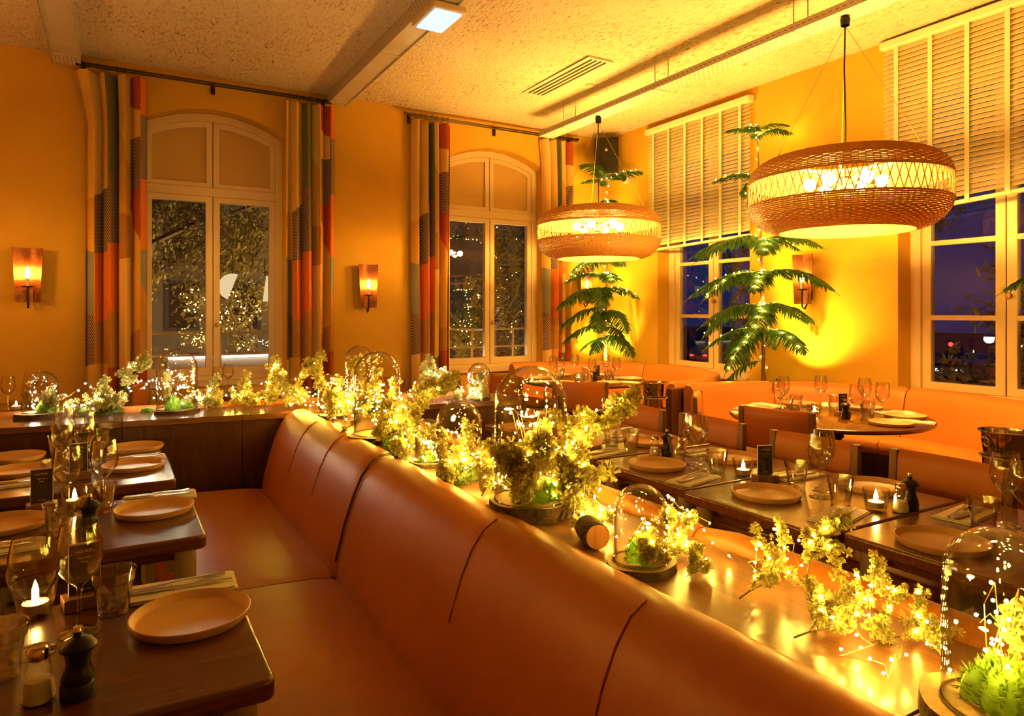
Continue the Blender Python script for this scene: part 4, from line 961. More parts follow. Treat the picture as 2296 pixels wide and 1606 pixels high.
lay_round('v', FB, 0.12, 200, Q+'beside the menu card'); lay_round('c', FB, 0.14, -20, Q+'at its centre', -0.3); lay_round('m', FB, 0.15, -80, Q+'beside the candle')
settle()
Q = 'on the small table under the sconce '
for k, (x, y) in enumerate(((-0.72, 6.5), (-0.60, 6.75))): WI.at((x, y, TZ), 0, 'stemmed wine glass '+Q+('in front', 'behind')[k])
VO.at((-0.66, 6.42, TZ), 0, 'lit tealight cup '+Q)
WI.at((-0.5, 6.38, TZ), 0, 'stemmed wine glass '+Q+'at its corner'); MI.at((-0.62, 6.6, TZ), 0, 'black pepper mill '+Q)
Q = 'on the small table under the first arched window'
WI.at((0.80, 6.7, TZ), 0, 'stemmed wine glass beside the candle '+Q); WI.at((0.92, 6.95, TZ), 0, 'stemmed wine glass nearer the panes '+Q); VO.at((0.93, 6.72, TZ), 0, 'lit tealight cup '+Q); PL.at((1.18, 6.85, TZ), 0, 'stoneware plate '+Q); PL.at((0.74, 6.9, TZ), 0, 'stoneware plate beside the wine glass '+Q)
# ---------------------------------------------------------------- pines, planters, uplights
def frond_mesh(seed):
    r = random.Random(seed); L = 0.62; rise = r.uniform(0.10, 0.28); droop = r.uniform(0.45, 0.75)
    rach = lambda t: Vector((L*t, 0.05*math.sin(3*t+seed)*t, rise*t-droop*t*t*L))
    b = MB(); b.tube([rach(i/10) for i in range(11)], [0.007*(1-0.7*i/10) for i in range(11)], 5)
    b.k = 1; NB_ = 34
    for i in range(NB_):
        t = 0.10+0.90*i/(NB_-1); p = rach(t); fw = (rach(min(1, t+0.02))-rach(t-0.02)).normalized(); l0 = 0.185*math.sin(PI*min(1, 0.12+0.95*t))**0.6*(1.0 if t < 0.85 else 0.75)
        for s in (-1, 1):
            l = l0*r.uniform(0.8, 1.12); d = (fw*r.uniform(0.45, 0.75)+Vector((0, s*r.uniform(0.75, 1.0), r.uniform(-0.25, 0.12)))).normalized()
            pts = []; v = d.copy(); q = p.copy()
            for k in range(5):
                pts.append(q.copy()); q = q+v*l/4; v = (v+Vector((0, 0, -0.22-0.10*r.random()))).normalized()
            sd = v.cross(Vector((0, 0, 1))); sd = sd.normalized() if sd.length > 0.01 else Vector((1, 0, 0))
            w_ = [0.0055, 0.0085, 0.0085, 0.007, 0.002]
            for ax in (sd, sd.cross(d).normalized()):
                o = len(b.v)
                for pp, ww in zip(pts, w_): b.v += [tuple(pp-ax*ww), tuple(pp+ax*ww)]
                for k in range(4): b.f.append((o+2*k, o+2*k+1, o+2*k+3, o+2*k+2)); b.m.append(1)
    return b.mesh('frond', ['trunk_bark', 'pine_needles'], ang=1.5), rach
FRONDS = [frond_mesh(s) for s in (11, 12, 13, 14)]
bulb_me = MB().add(*octa(0.0050)).mesh('bulb', 'bulb_fairy'); bulb_cool_me = MB().add(*octa(0.0056)).mesh('bulb', 'bulb_cool')
bulb_near_me = MB().add(*ico(0.0030, 1)).mesh('bulb', 'bulb_fairy'); bulb_small_me = MB().add(*octa(0.0072)).mesh('bulb', 'bulb_fairy')
def string_light(label, pts, spacing, me, off=0.008, seed=0, wire_r=0.0009, jit=0.012):
    """pts: list of polylines (world) that one string runs through"""
    r = random.Random(seed); root = thing('string_light', label, 'string lights', group='fairy light strings')
    for pl in pts:
        pl = [Vector(p) for p in pl]; MB().tube(pl, wire_r, 4).build('wire', 'wire_copper', root)
        acc = spacing*r.random()
        for a, b in zip(pl, pl[1:]):
            L = (b-a).length; t = acc
            while t < L:
                p = a+(b-a)*(t/L) if L > 0 else a
                o = put('bulb', me, root); o.location = p+Vector((r.uniform(-jit, jit), r.uniform(-jit, jit), r.uniform(-jit*0.3, jit)))
                t += spacing*r.uniform(0.75, 1.3)
            acc = t-L
    return root
def pine(label, slabel, base, lean, ztop, whorls, pot_h, seed, lights=True):
    """whorls: (z, radius scale, count, tilt)"""
    r = random.Random(seed); root = thing('potted_pine', label, 'potted plant', base, group='tall potted pines by the window walls')
    axis = lambda z: Vector((lean[0]*(z/3.3)**1.5, lean[1]*(z/3.3)**1.5, z))
    MB().lathe([(0, 0), (0.15, 0), (0.16, 0.02), (0.195, pot_h-0.02), (0.20, pot_h), (0.18, pot_h), (0.175, pot_h-0.05), (0, pot_h-0.05)], 28).build('pot', 'pot_clay', root)
    MB().lathe([(0, pot_h-0.04), (0.176, pot_h-0.048)], 20).build('soil', 'soil', root)
    MB().tube([axis(pot_h-0.06+(ztop-pot_h+0.06)*i/16) for i in range(17)], [0.024*(1-0.75*i/16) for i in range(17)], 8).build('trunk', 'trunk_bark', root)
    B = Vector(base); polys = [[B+axis(pot_h+(ztop-pot_h)*i/60)+Vector((0.028*math.cos(i*1.1), 0.028*math.sin(i*1.1), 0)) for i in range(61)]]
    for (z, scl, n, tilt) in whorls:
        a0 = r.uniform(0, 2*PI)
        for k in range(n):
            a = a0+2*PI*k/n+r.uniform(-0.2, 0.2); me, rach = FRONDS[r.randrange(4)]; s = scl*r.uniform(0.85, 1.15)
            M4 = Matrix.Translation(axis(z+r.uniform(-0.03, 0.03))) @ Matrix.Rotation(a, 4, 'Z') @ Matrix.Rotation(-tilt+r.uniform(-0.12, 0.12), 4, 'Y') @ Matrix.Diagonal((s, s, s, 1))
            
            for _ in range(12):
                tip = B+M4 @ rach(1.0)
                if tip.x < XB-0.13*s and tip.y < YA-0.13*s: break
                s *= 0.88; M4 = M4 @ Matrix.Diagonal((0.88, 0.88, 0.88, 1))
            o = put('frond', me, root); o.matrix_local = M4
            if r.random() < 0.6:
                polys.append([B+M4 @ (rach(t)+Vector((0, 0, 0.012))) for t in [0.02+0.9*i/7 for i in range(8)]])
    if lights: string_light(slabel, polys, 0.11, bulb_small_me, seed=seed, jit=0.014)
pine('tall potted pine in the room corner behind the far booth', 'fairy lights wound through the corner pine', (5.74, 7.38, 0), (0.03, -0.02), 3.36,
     [(3.27, 0.95, 5, 0.45), (2.92, 1.0, 5, 0.2), (2.55, 1.1, 5, 0.15), (2.20, 1.2, 7, 0.16), (2.0, 1.1, 4, 0.05), (1.80, 1.25, 7, 0.0), (1.52, 1.25, 7, -0.05), (1.32, 1.0, 4, -0.1), (1.15, 0.95, 6, -0.2)], 0.72, 21)
pine('tall potted pine between the two booths against the window wall', 'fairy lights wound through the pine between the booths', (5.64, 4.66, 0), (-0.06, 0.04), 3.36,
     [(3.30, 0.55, 5, 0.4), (2.82, 0.72, 4, 0.2), (2.20, 1.10, 7, 0.14), (1.86, 1.14, 7, 0.05), (1.56, 1.12, 7, 0.0), (1.32, 1.04, 6, -0.12), (0.98, 0.7, 1, -0.25)], 0.70, 35)
pine('potted pine just beyond the picture edge, only its frond tips showing', 'fairy lights wound through the pine beyond the picture edge', (5.50, 1.78, 0), (0.02, -0.03), 2.7,
     [(2.6, 0.6, 5, 0.4), (2.15, 1.0, 5, 0.1), (1.80, 1.15, 6, 0.0), (1.4, 0.9, 5, -0.05)], 0.70, 52, lights=False)
def uplight(label, loc, target, power, size):
    r = thing('uplight', label, 'spotlight', loc, group='spotlights staked in the planters')
    d = (Vector(target)-Vector(loc)).normalized(); q = Vector((0, 0, 1)).rotation_difference(d).to_matrix().to_4x4()
    o = MB().lathe([(0, -0.05), (0.022, -0.045), (0.03, 0.02), (0.032, 0.035), (0.028, 0.035), (0.026, 0.02), (0, 0.02)], 16).build('can', 'black_metal', r); o.matrix_local = q
    o = MB().lathe([(0, 0.026), (0.025, 0.026)], 16).build('lens', 'spot_lens', r); o.matrix_local = q
    MB().tube([(0, 0, -0.05), (0, 0, -0.14)], 0.008, 6).build('stake', 'black_metal', r)
    L = bpy.data.lights.new('uplight_lamp', 'SPOT'); L.energy = power; L.color = (1.0, 0.58, 0.08); L.spot_size = size; L.spot_blend = 1.0; L.shadow_soft_size = 0.025
    lo = bpy.data.objects.new('lamp', L); COL.objects.link(lo); lo.parent = r; lo.matrix_local = Matrix.Translation(d*0.04) @ (-d).to_track_quat('Z', 'Y').to_matrix().to_4x4()
uplight('small uplight glowing at the foot of the corner pine', (5.66, 7.24, 0.80), (5.95, 7.74, 1.9), UPLIGHT_W*3.0, math.radians(125))
uplight('small uplight at the foot of the pine between the booths', (5.66, 4.52, 0.80), (6.05, 4.25, 1.75), UPLIGHT_W*3.2, math.radians(105))
uplight('small uplight at the foot of the pine beyond the picture edge', (5.52, 1.92, 0.80), (6.05, 2.0, 1.9), UPLIGHT_W*1.5, math.radians(100))

# ---------------------------------------------------------------- lichen branches, moss, domes on the ledges
LZ = 0.8805
def on_ledge(p, m=0.03):
    """keeps a point over one of the two ledges"""
    if p.y > PY(p.x)-0.06 or p.x < 0.98: p.y = min(max(p.y, PY(p.x)+m), PY(p.x)+0.42-m)
    else: p.x = min(max(p.x, 1.045+m), 1.37-m)
    return p
VLEN = (0.42, 0.34, 0.36, 0.26, 0.46)
def lichen_mesh(seed, nclump, length, height):
    r = random.Random(seed); tw = MB(); li = MB(); pts = []
    def grow(p, d, l, rad, depth):
        path = [p.copy()]; n = 6
        for i in range(n):
            d = (d+Vector((r.uniform(-.28, .28), r.uniform(-.28, .28), r.uniform(-.22, .24)))).normalized(); p = p+d*l/n
            p.z = max(p.z, 0.012); path.append(p.copy()); pts.append((p.copy(), depth))
            if depth < 2 and r.random() < 0.55:
                e = (d+Vector((r.uniform(-1, 1), r.uniform(-1, 1), r.uniform(-.3, .9)))).normalized(); grow(p.copy(), e, l*r.uniform(.3, .55), rad*0.55, depth+1)
        tw.tube(path, [rad*(1-0.8*i/n) for i in range(n+1)], 5)
    grow(Vector((-length/2, 0, 0.02)), Vector((1, 0, height/length)).normalized(), length, 0.0048, 0)
    for k in range(nclump):
        c, dpt = pts[r.randrange(len(pts))]; c = c+Vector((r.gauss(0, .012), r.gauss(0, .012), r.gauss(0, .010))); R = r.uniform(0.012, 0.027)
        for j in range(14):
            d = Vector((r.gauss(0, 1), r.gauss(0, 1), r.gauss(0.25, 1))).normalized(); s = d.orthogonal().normalized(); s.rotate(Matrix.Rotation(r.uniform(0, 6), 3, d))
            a = c+d*R*0.25; m = c+d*R*0.7+s*0.002; o = len(li.v); w_ = r.uniform(0.0022, 0.0042)
            e1 = m+(d+s*0.7).normalized()*R*0.5; e2 = m+(d-s*0.8).normalized()*R*0.45; t = d.cross(s)
            li.v += [tuple(a-t*w_), tuple(a+t*w_), tuple(m+t*w_*1.3), tuple(m-t*w_*1.3), tuple(e1+t*w_*1.2), tuple(e1-t*w_*1.2), tuple(e2+t*w_*1.2), tuple(e2-t*w_*1.2)]
            li.f += [(o, o+1, o+2, o+3), (o+3, o+2, o+4, o+5), (o+3, o+2, o+6, o+7)]; li.m += [0, 0, 0]
    for i, v in enumerate(li.v):
        if v[2] < 0.001: li.v[i] = (v[0], v[1], 0.001)
    return tw.mesh('twig', 'twig_bark'), li.mesh('lichen', 'lichen', ang=1.5), [q for q, _ in pts]
VAR = [lichen_mesh(1, 120, 0.42, 0.10), lichen_mesh(2, 150, 0.34, 0.05), lichen_mesh(3, 130, 0.36, 0.22), lichen_mesh(4, 170, 0.26, 0.10), lichen_mesh(5, 70, 0.46, 0.16)]
NBR = [0]
def branch(px, py, var, yaw, scale, label, pitch=0.0, z=LZ):
    p = on_ledge(px_on_z(px, py, z)); p.z += VLEN[var]*scale/2*math.sin(pitch)*0.9; root = thing('lichen_branch', label, 'branch', p, 0, 'lichen covered branches on the ledges')
    root.rotation_euler = (0, -pitch, yaw); root.scale = (scale,)*3
    tw, li, _ = VAR[var]; put('twig', tw, root); l = put('lichen', li, root); l['kind'] = 'stuff'
    return p
def moss_mesh(seed, rx, ry, h, mat):
    r = random.Random(seed); b = MB(); n, m = 20, 7; ph = [r.uniform(0, 6) for _ in range(6)]
    prof = []
    def surf(a, t):
        k = 1+0.16*math.sin(3*a+ph[0])+0.10*math.sin(5*a+ph[1]); rr = math.cos(t*PI/2)**0.7*k; z = h*math.sin(t*PI/2)*(1+0.2*math.sin(4*a+ph[2]+3*t)); return Vector((rx*rr*math.cos(a), ry*rr*math.sin(a), max(0, z)))
    for i in range(m+1):
        for j in range(n): b.v.append(tuple(surf(2*PI*j/n, i/m)))
    for i in range(m):
        for j in range(n):
            a = i*n+j; c = i*n+(j+1) % n; b.f.append((a, c, c+n, a+n)); b.m.append(0)
    for k in range(700):
        a = r.uniform(0, 2*PI); t = r.random()**1.2; p = surf(a, t); nn = Vector((p.x/rx, p.y/ry, 1.3*p.z/h+0.2)).normalized(); d = (nn+Vector((r.gauss(0, .45), r.gauss(0, .45), r.gauss(0, .3)))).normalized()
        s = d.orthogonal().normalized(); s.rotate(Matrix.Rotation(r.uniform(0, 6), 3, d)); L = r.uniform(0.008, 0.02); o = len(b.v)
        q = p+d*L; q.z = max(q.z, 0.001); b.v += [tuple(p-s*0.0022), tuple(p+s*0.0022), tuple(q+s*0.0008)]; b.f.append((o, o+1, o+2)); b.m.append(0)
    return b.mesh('moss_mound', mat, ang=1.5)
MOSS = [moss_mesh(1, 0.075, 0.06, 0.06, 'moss_green'), moss_mesh(2, 0.06, 0.05, 0.045, 'moss_green'), moss_mesh(3, 0.085, 0.06, 0.045, 'moss_dark'), moss_mesh(4, 0.06, 0.05, 0.085, 'moss_green')]
def moss(px, py, var, scale, label, z=LZ, yaw=0.0):
    o = put('moss_mound', MOSS[var]); p = on_ledge(px_on_z(px, py, z), 0.04); o.location = p; o.rotation_euler = (0, 0, yaw); o.scale = (scale,)*3; tag(o, label, 'moss', 'moss mounds on the ledges')
def slab_mesh(seed, R, h):
    r = random.Random(seed); ph = [r.uniform(0, 6) for _ in range(3)]; b = MB(); n = 36
    out = [(R*(1+0.05*math.sin(2*a+ph[0])+0.03*math.sin(5*a+ph[1]))*math.cos(a), R*(1+0.05*math.sin(2*a+ph[0])+0.03*math.sin(5*a+ph[1]))*math.sin(a)) for a in [2*PI*i/n for i in range(n)]]
    return b, out
def dome(px, py, w_px, top_py, label, slab=None, slab_h=0.022, z=LZ):
    """base centre at pixel (px, py), width in pixels, top at pixel row top_py"""
    zb = z+(slab_h if slab else 0.0)
    p = on_ledge(px_on_z(px, py, zb), 0.05); depth = p.x*ST+p.y*CT; R = w_px/2*depth/FPX*0.98; H = CAMZ+(HYP-top_py)*depth/FPX-zb; H = max(H-0.1*R, R*1.25)
    root = thing('glass_dome', label, 'glass dome', (p.x, p.y, z), 0, 'glass cloches on the ledges')
    if slab:
        b, out = slab_mesh(int(px), slab, slab_h); n = len(out)
        b.extrude(out, lambda x, y: (x, y, 0.0), lambda x, y: (x*0.985, y*0.985, slab_h)); b.m = [0, 0]+[1]*n
        b.build('wood_slice', ['bark_slab', 'bark'], root, ang=0.5)
    zz = slab_h if slab else 0.0
    prof = [(R, zz+0.001), (R*1.005, zz+0.004), (R, zz+(H-R)*0.5)]+[(R*math.cos(t), zz+(H-R)+R*math.sin(t)) for t in [PI/2*i/10 for i in range(11)]]
    prof[-1] = (0, zz+H)
    MB().lathe(prof+[(max(0, a-0.003), b-(0.003 if a < R*0.5 else 0.0)) for a, b in prof[::-1]], 48).build('glass', 'dome_glass', root, ang=2.0)
    MB().tube([(R*math.cos(2*PI*i/40), R*math.sin(2*PI*i/40), zz+0.003) for i in range(40)], 0.0025, 5, True).build('rim', 'clear_glass', root)
    return Vector((p.x, p.y, zb)), R, H
D = {}
D[1] = dome(93, 922, 72, 828, 'squat glass dome at the picture edge on the partition ledge', 0.135, 0.03)
D[2] = dome(397, 917, 86, 778, 'tall glass dome with bright moss on the partition ledge', 0.125, 0.022)
D[3] = dome(725, 932, 66, 833, 'glass dome where the ledges meet, packed with fairy lights', 0.085, 0.02)
D[4] = dome(845, 972, 104, 783, 'wide glass dome behind the brightest cluster of fairy lights', 0.14, 0.03)
D[5] = dome(888, 915, 62, 772, 'tall narrow glass dome half hidden behind the wide one')
D[6] = dome(1074, 890, 52, 811, 'small glass dome on the partition ledge below the second window', 0.085, 0.015)
D[7] = dome(938, 1036, 64, 936, 'smallest glass dome beside the banquette back', 0.075, 0.018)
D[8] = dome(1029, 1070, 104, 893, 'medium glass dome between the smallest and the tallest dome', None)
D[9] = dome(1190, 1118, 166, 812, 'tallest glass dome on a thick bark edged slice', 0.125, 0.045)
D[10] = dome(1417, 1262, 122, 1080, 'glass dome with dark green moss standing alone on the ledge', 0.082, 0.02)
D[11] = dome(2246, 1588, 236, 1172, 'nearest glass dome, cut off by the picture edge', 0.105, 0.03)
def moss_in(k, dx, dy, var, s, label):
    p, R, H = D[k]; o = put('moss_mound', MOSS[var]); o.location = (p.x+dx, p.y+dy, p.z+0.001); o.scale = (s,)*3; o.rotation_euler = (0, 0, k*1.3+dx*20); tag(o, label, 'moss', 'moss mounds on the ledges')
moss_in(1, 0.03, -0.02, 0, 0.85, 'bright moss inside the squat dome at the picture edge'); moss_in(2, -0.03, -0.03, 3, 0.8, 'bright moss peak inside the tall partition dome'); moss_in(2, 0.045, 0.0, 1, 0.7, 'low moss tuft inside the tall partition dome')
moss_in(4, 0.04, -0.03, 3, 0.85, 'moss inside the wide dome'); moss_in(6, 0.01, -0.01, 1, 0.8, 'moss inside the small dome below the second window'); moss_in(7, 0.0, 0.0, 1, 0.62, 'moss inside the smallest dome')
moss_in(8, 0.0, 0.0, 2, 0.7, 'dark moss inside the medium dome'); moss_in(9, 0.0, -0.01, 0, 0.95, 'bright moss inside the tallest dome'); moss_in(10, 0.0, 0.0, 3, 0.62, 'dark green moss clump inside the lone dome'); moss_in(11, 0.0, 0.0, 3, 0.75, 'moss inside the nearest dome')
moss(205, 920, 2, 1.0, 'dark moss cushion beside the squat dome'); moss(240, 928, 2, 0.9, 'grey green moss cushion hanging on the partition edge'); moss(330, 925, 1, 0.5, 'tiny bright moss tuft before the tall partition dome')
moss(965, 912, 2, 1.3, 'dark moss cushion on the partition ledge below the second window'); moss(1030, 1080, 2, 0.9, 'dark moss cushion below the medium dome'); moss(885, 1010, 0, 0.8, 'moss cushion between the wide and the smallest dome'); moss(1130, 1092, 2, 0.7, 'moss cushion before the tallest dome')
def branch_in(k, var, yaw, s, label, pitch=1.1):
    p, R, H = D[k]; root = thing('lichen_branch', label, 'branch', (p.x, p.y, p.z+VLEN[var]*s/2*math.sin(pitch)*0.92), 0, 'lichen covered branches on the ledges'); root.rotation_euler = (0, -pitch, yaw); root.scale = (s,)*3
    tw, li, _ = VAR[var]; put('twig', tw, root); put('lichen', li, root)['kind'] = 'stuff'
branch_in(1, 3, 2.0, 0.62, 'lichen sprig standing inside the squat dome'); branch_in(2, 4, 0.6, 0.5, 'thin twig inside the tall partition dome'); branch_in(3, 3, 1.0, 0.55, 'lichen sprig inside the dome where the ledges meet'); branch_in(4, 3, 2.4, 0.7, 'lichen sprig inside the wide dome')
branch_in(7, 4, 0.2, 0.24, 'bare twig inside the smallest dome'); branch_in(8, 0, 1.3, 0.36, 'lichen sprig inside the medium dome'); branch_in(9, 3, 0.5, 0.95, 'thick lichen sprig filling the tallest dome'); branch_in(9, 1, 2.0, 0.5, 'second lichen sprig low in the tallest dome', 0.6)
branch_in(10, 3, 1.0, 0.36, 'lichen sprig inside the lone dome'); branch_in(11, 3, 2.2, 0.62, 'lichen sprig inside the nearest dome')
BR = [  # px, py of the foot on the ledge, variant, yaw, scale, pitch, label
 (175, 925, 1, 0.2, 0.85, 0.0, 'low lichen branch right of the squat dome'), (245, 912, 3, 1.0, 0.80, 0.1, 'lichen clump amid cool white lights'), (300, 905, 2, 0.5, 0.95, 0.6, 'upright lichen branch before the flared curtain'),
 (430, 915, 1, 0.1, 0.80, 0.0, 'dull lichen branch beside the tall partition dome'), (505, 913, 1, 0.4, 0.85, 0.0, 'dull lichen branch lying along the partition ledge'), (590, 912, 1, -0.2, 0.80, 0.1, 'lichen branch at the banquette corner'),
 (612, 895, 4, 0.5, 0.80, 0.75, 'lichen branch arching up in front of the window frame'), (690, 895, 4, 0.15, 0.95, 0.62, 'tall lichen branch arching over the corner dome'), (655, 915, 3, 0.7, 0.80, 0.05, 'lichen clump on the ledge corner'),
 (745, 945, 3, 0.9, 0.90, 0.1, 'lichen clump before the corner dome'), (780, 940, 0, 1.2, 0.85, 0.25, 'lichen branch in the brightest light cluster'), (800, 985, 4, -0.6, 0.70, 0.3, 'bare twig branch crossing the wide dome'),
 (900, 960, 0, 1.5, 0.90, 0.3, 'lichen branch behind the wide dome'), (885, 995, 3, 0.3, 1.00, 0.15, 'lichen clump right of the wide dome'), (925, 985, 2, 0.9, 0.90, 0.3, 'lichen branch spilling towards the aisle'), (880, 1030, 1, 0.9, 0.75, 0.0, 'lichen clump against the smallest dome'),
 (975, 905, 3, 0.4, 1.25, 0.2, 'white lit lichen clump on the partition ledge'), (990, 885, 4, 0.9, 0.70, 0.9, 'bare twig rising before the second curtain'), (1040, 900, 1, 0.0, 0.80, 0.0, 'lichen branch beside the small far dome'),
 (1010, 1085, 1, 0.8, 0.75, 0.05, 'lichen branch below the medium dome'), (1050, 1060, 4, 1.2, 0.55, 0.5, 'thin twig beside the medium dome'), (1085, 1105, 3, 1.0, 0.60, 0.1, 'lichen clump between medium and tallest dome'),
 (1290, 1105, 2, 0.5, 1.00, 0.35, 'lichen branch spilling from the tallest dome to the aisle'), (1270, 1150, 3, 1.0, 0.95, 0.1, 'lichen clump beside the thick wood slice'), (1330, 1150, 0, 0.3, 0.75, 0.15, 'lichen branch between the tallest and the lone dome'), (1310, 1195, 1, 1.1, 0.43, 0.0, 'small lichen clump by the split log'),
 (1500, 1265, 1, 0.9, 0.40, 0.0, 'lichen clump right of the lone dome'), (1550, 1225, 4, 0.5, 0.45, 0.1, 'low lichen twig right of the lone dome'), (1560, 1290, 3, 0.2, 0.30, 0.0, 'small lichen tuft on the bare oak ledge'),
 (1770, 1330, 2, 1.35, 0.45, 0.75, 'lichen branch standing up towards the menu card table'), (1745, 1350, 0, -0.5, 0.40, 0.05, 'lichen branch in the middle of the near ledge'), (1830, 1400, 3, 0.6, 0.45, 0.0, 'dense lichen clump on the near ledge'),
 (1900, 1460, 0, -0.9, 0.43, 0.0, 'lichen branch with a thick dark stem on the near ledge'), (2010, 1440, 1, -0.2, 0.36, 0.0, 'lichen branch reaching to the nearest dome'), (2060, 1390, 4, 0.1, 0.36, 0.2, 'thin thorny twig before the nearest dome'), (2090, 1450, 3, 0.5, 0.30, 0.05, 'dark lichen clump touching the nearest dome')]
BP = []
for i, (x, y, v, yw, s, pt, lb) in enumerate(BR):
    p0 = branch(x, y, v, yw, s, lb, pt); M4 = Matrix.Translation(p0) @ Matrix.Rotation(yw, 4, 'Z') @ Matrix.Rotation(-pt, 4, 'Y') @ Matrix.Diagonal((s, s, s, 1))
    qs = sorted(random.Random(i).sample(VAR[v][2], 7), key=lambda q: q.x); BP.append([M4 @ (q+Vector((0, 0, 0.012))) for q in qs])
    for q in BP[-1]: q.z = max(q.z, LZ+0.022)
def fairy_path(pxs, seed, amp=0.05, n=5, h=0.05):
    """a wandering wire through ledge points given as (px, py, height)"""
    r = random.Random(seed); base = [on_ledge(px_on_z(x, y, LZ))+Vector((0, 0, hh)) for x, y, hh in pxs]; out = []
    for a, b in zip(base, base[1:]):
        for k in range(n): 
            q = a+(b-a)*(k/n)+Vector((r.gauss(0, amp), r.gauss(0, amp), abs(r.gauss(0, h)))); q.z = max(q.z, LZ+0.022); out.append(on_ledge(q, -0.02))
    out.append(base[-1]); return out
def in_dome(k, n, seed):
    r = random.Random(seed); p, R, H = D[k]; out = []
    for i in range(n):
        a = r.uniform(0, 6.28); q = R*0.75*math.sqrt(r.random()); out.append(p+Vector((q*math.cos(a), q*math.sin(a), 0.012+(H*0.72)*r.random()**1.6)))
    return out
string_light('cool white fairy lights around the squat dome', [fairy_path([(110, 915, 0.05), (200, 900, 0.08), (260, 905, 0.06), (310, 905, 0.18), (340, 905, 0.05)], 1, 0.035, 5, 0.05), in_dome(1, 10, 2)], 0.075, bulb_cool_me, seed=1)
string_light('cool white fairy lights inside the tall partition dome', [in_dome(2, 12, 3)], 0.10, bulb_cool_me, seed=2)
string_light('fairy lights climbing the arched branch at the banquette corner', [fairy_path([(560, 905, 0.04), (600, 908, 0.10), (622, 905, 0.27), (640, 910, 0.16), (690, 910, 0.04), (745, 935, 0.03)], 5, 0.03, 3, 0.04)], 0.085, bulb_me, seed=3)
string_light('dense fairy lights heaped in front of the corner dome', [fairy_path([(700, 930, 0.02), (740, 960, 0.06), (760, 930, 0.14), (800, 930, 0.10), (780, 960, 0.03), (740, 985, 0.02), (770, 940, 0.18)], 6, 0.03, 6, 0.05), in_dome(3, 14, 7)], 0.07, bulb_me, seed=4)
string_light('fairy lights tangled around the wide dome', [fairy_path([(790, 970, 0.05), (840, 950, 0.14), (880, 980, 0.16), (930, 960, 0.12), (900, 1000, 0.10), (860, 1020, 0.04), (930, 1010, 0.05)], 8, 0.035, 6, 0.05), in_dome(4, 12, 9)], 0.085, bulb_me, seed=5)
string_light('cool white fairy lights on the partition ledge below the second window', [fairy_path([(930, 905, 0.04), (970, 890, 0.12), (1000, 890, 0.10), (1030, 900, 0.04), (1080, 895, 0.03)], 10, 0.04, 5, 0.05), in_dome(6, 6, 11)], 0.075, bulb_cool_me, seed=6)
string_light('fairy lights around the smallest and medium domes', [fairy_path([(910, 1045, 0.02), (960, 1060, 0.03), (1010, 1075, 0.06), (1060, 1090, 0.04), (1100, 1110, 0.02)], 12, 0.025, 5, 0.03), in_dome(7, 5, 13), in_dome(8, 9, 14)], 0.065, bulb_me, seed=7)
string_light('fairy lights filling the tallest dome', [in_dome(9, 16, 15), fairy_path([(1100, 1120, 0.02), (1160, 1125, 0.02), (1230, 1140, 0.03), (1290, 1130, 0.08), (1350, 1090, 0.14), (1340, 1150, 0.04)], 16, 0.03, 5, 0.04)], 0.08, bulb_me, seed=8)
string_light('fairy lights running to the lone dome', [fairy_path([(1250, 1150, 0.02), (1330, 1180, 0.04), (1390, 1230, 0.02)], 17, 0.025, 5, 0.03), in_dome(10, 9, 18), fairy_path([(1480, 1250, 0.03), (1540, 1240, 0.03), (1600, 1170, 0.10), (1650, 1270, 0.01)], 19, 0.015, 4, 0.02)], 0.05, bulb_near_me, seed=9)
string_light('fairy lights in the middle of the near ledge', [fairy_path([(1690, 1330, 0.02), (1740, 1300, 0.10), (1790, 1350, 0.06), (1830, 1400, 0.05), (1880, 1440, 0.02), (1950, 1500, 0.02), (2000, 1530, 0.02), (2010, 1490, 0.03)], 20, 0.018, 4, 0.02)], 0.06, bulb_near_me, seed=10)
string_light('fairy lights coiled inside the nearest dome', [in_dome(11, 12, 21), fairy_path([(2060, 1480, 0.02), (2110, 1500, 0.03), (2150, 1580, 0.02)], 22, 0.01, 3, 0.02)], 0.05, bulb_near_me, seed=11)
string_light('cool white fairy lights threaded through the branches near the squat dome', BP[0:4], 0.06, bulb_cool_me, seed=31, jit=0.006)
string_light('fairy lights threaded through the branches at the banquette corner', BP[4:9], 0.055, bulb_me, seed=32, jit=0.006)
string_light('fairy lights threaded through the branches about the wide dome', BP[9:16], 0.05, bulb_me, seed=33, jit=0.006)
string_light('cool white fairy lights threaded through the branches below the second window', BP[16:19], 0.06, bulb_cool_me, seed=34, jit=0.006)
string_light('fairy lights threaded through the branches about the tallest dome', BP[19:26], 0.05, bulb_me, seed=35, jit=0.006)
string_light('fairy lights threaded through the branches on the near ledge', BP[26:36], 0.035, bulb_near_me, seed=36, jit=0.004)
def log():
    p = on_ledge(px_on_z(1296, 1228, LZ), 0.05); r = thing('split_log', 'short round log of reddish wood lying by the lone dome', 'log', p, -math.atan2(p.x, p.y)+0.35)
    o = MB().lathe([(0, -0.04), (0.032, -0.04), (0.034, 0.0), (0.032, 0.05), (0, 0.05)], 24).build('wood', 'red_wood', r); o.matrix_local = Matrix.Translation((0, 0, 0.036)) @ Matrix.Rotation(PI/2, 4, 'X')
    o = MB().lathe([(0.0325, -0.038), (0.0355, 0.0), (0.0332, 0.048)], 24).build('bark_strip', 'bark', r); o.matrix_local = Matrix.Translation((0, 0, 0.036)) @ Matrix.Rotation(PI/2, 4, 'X')
log()

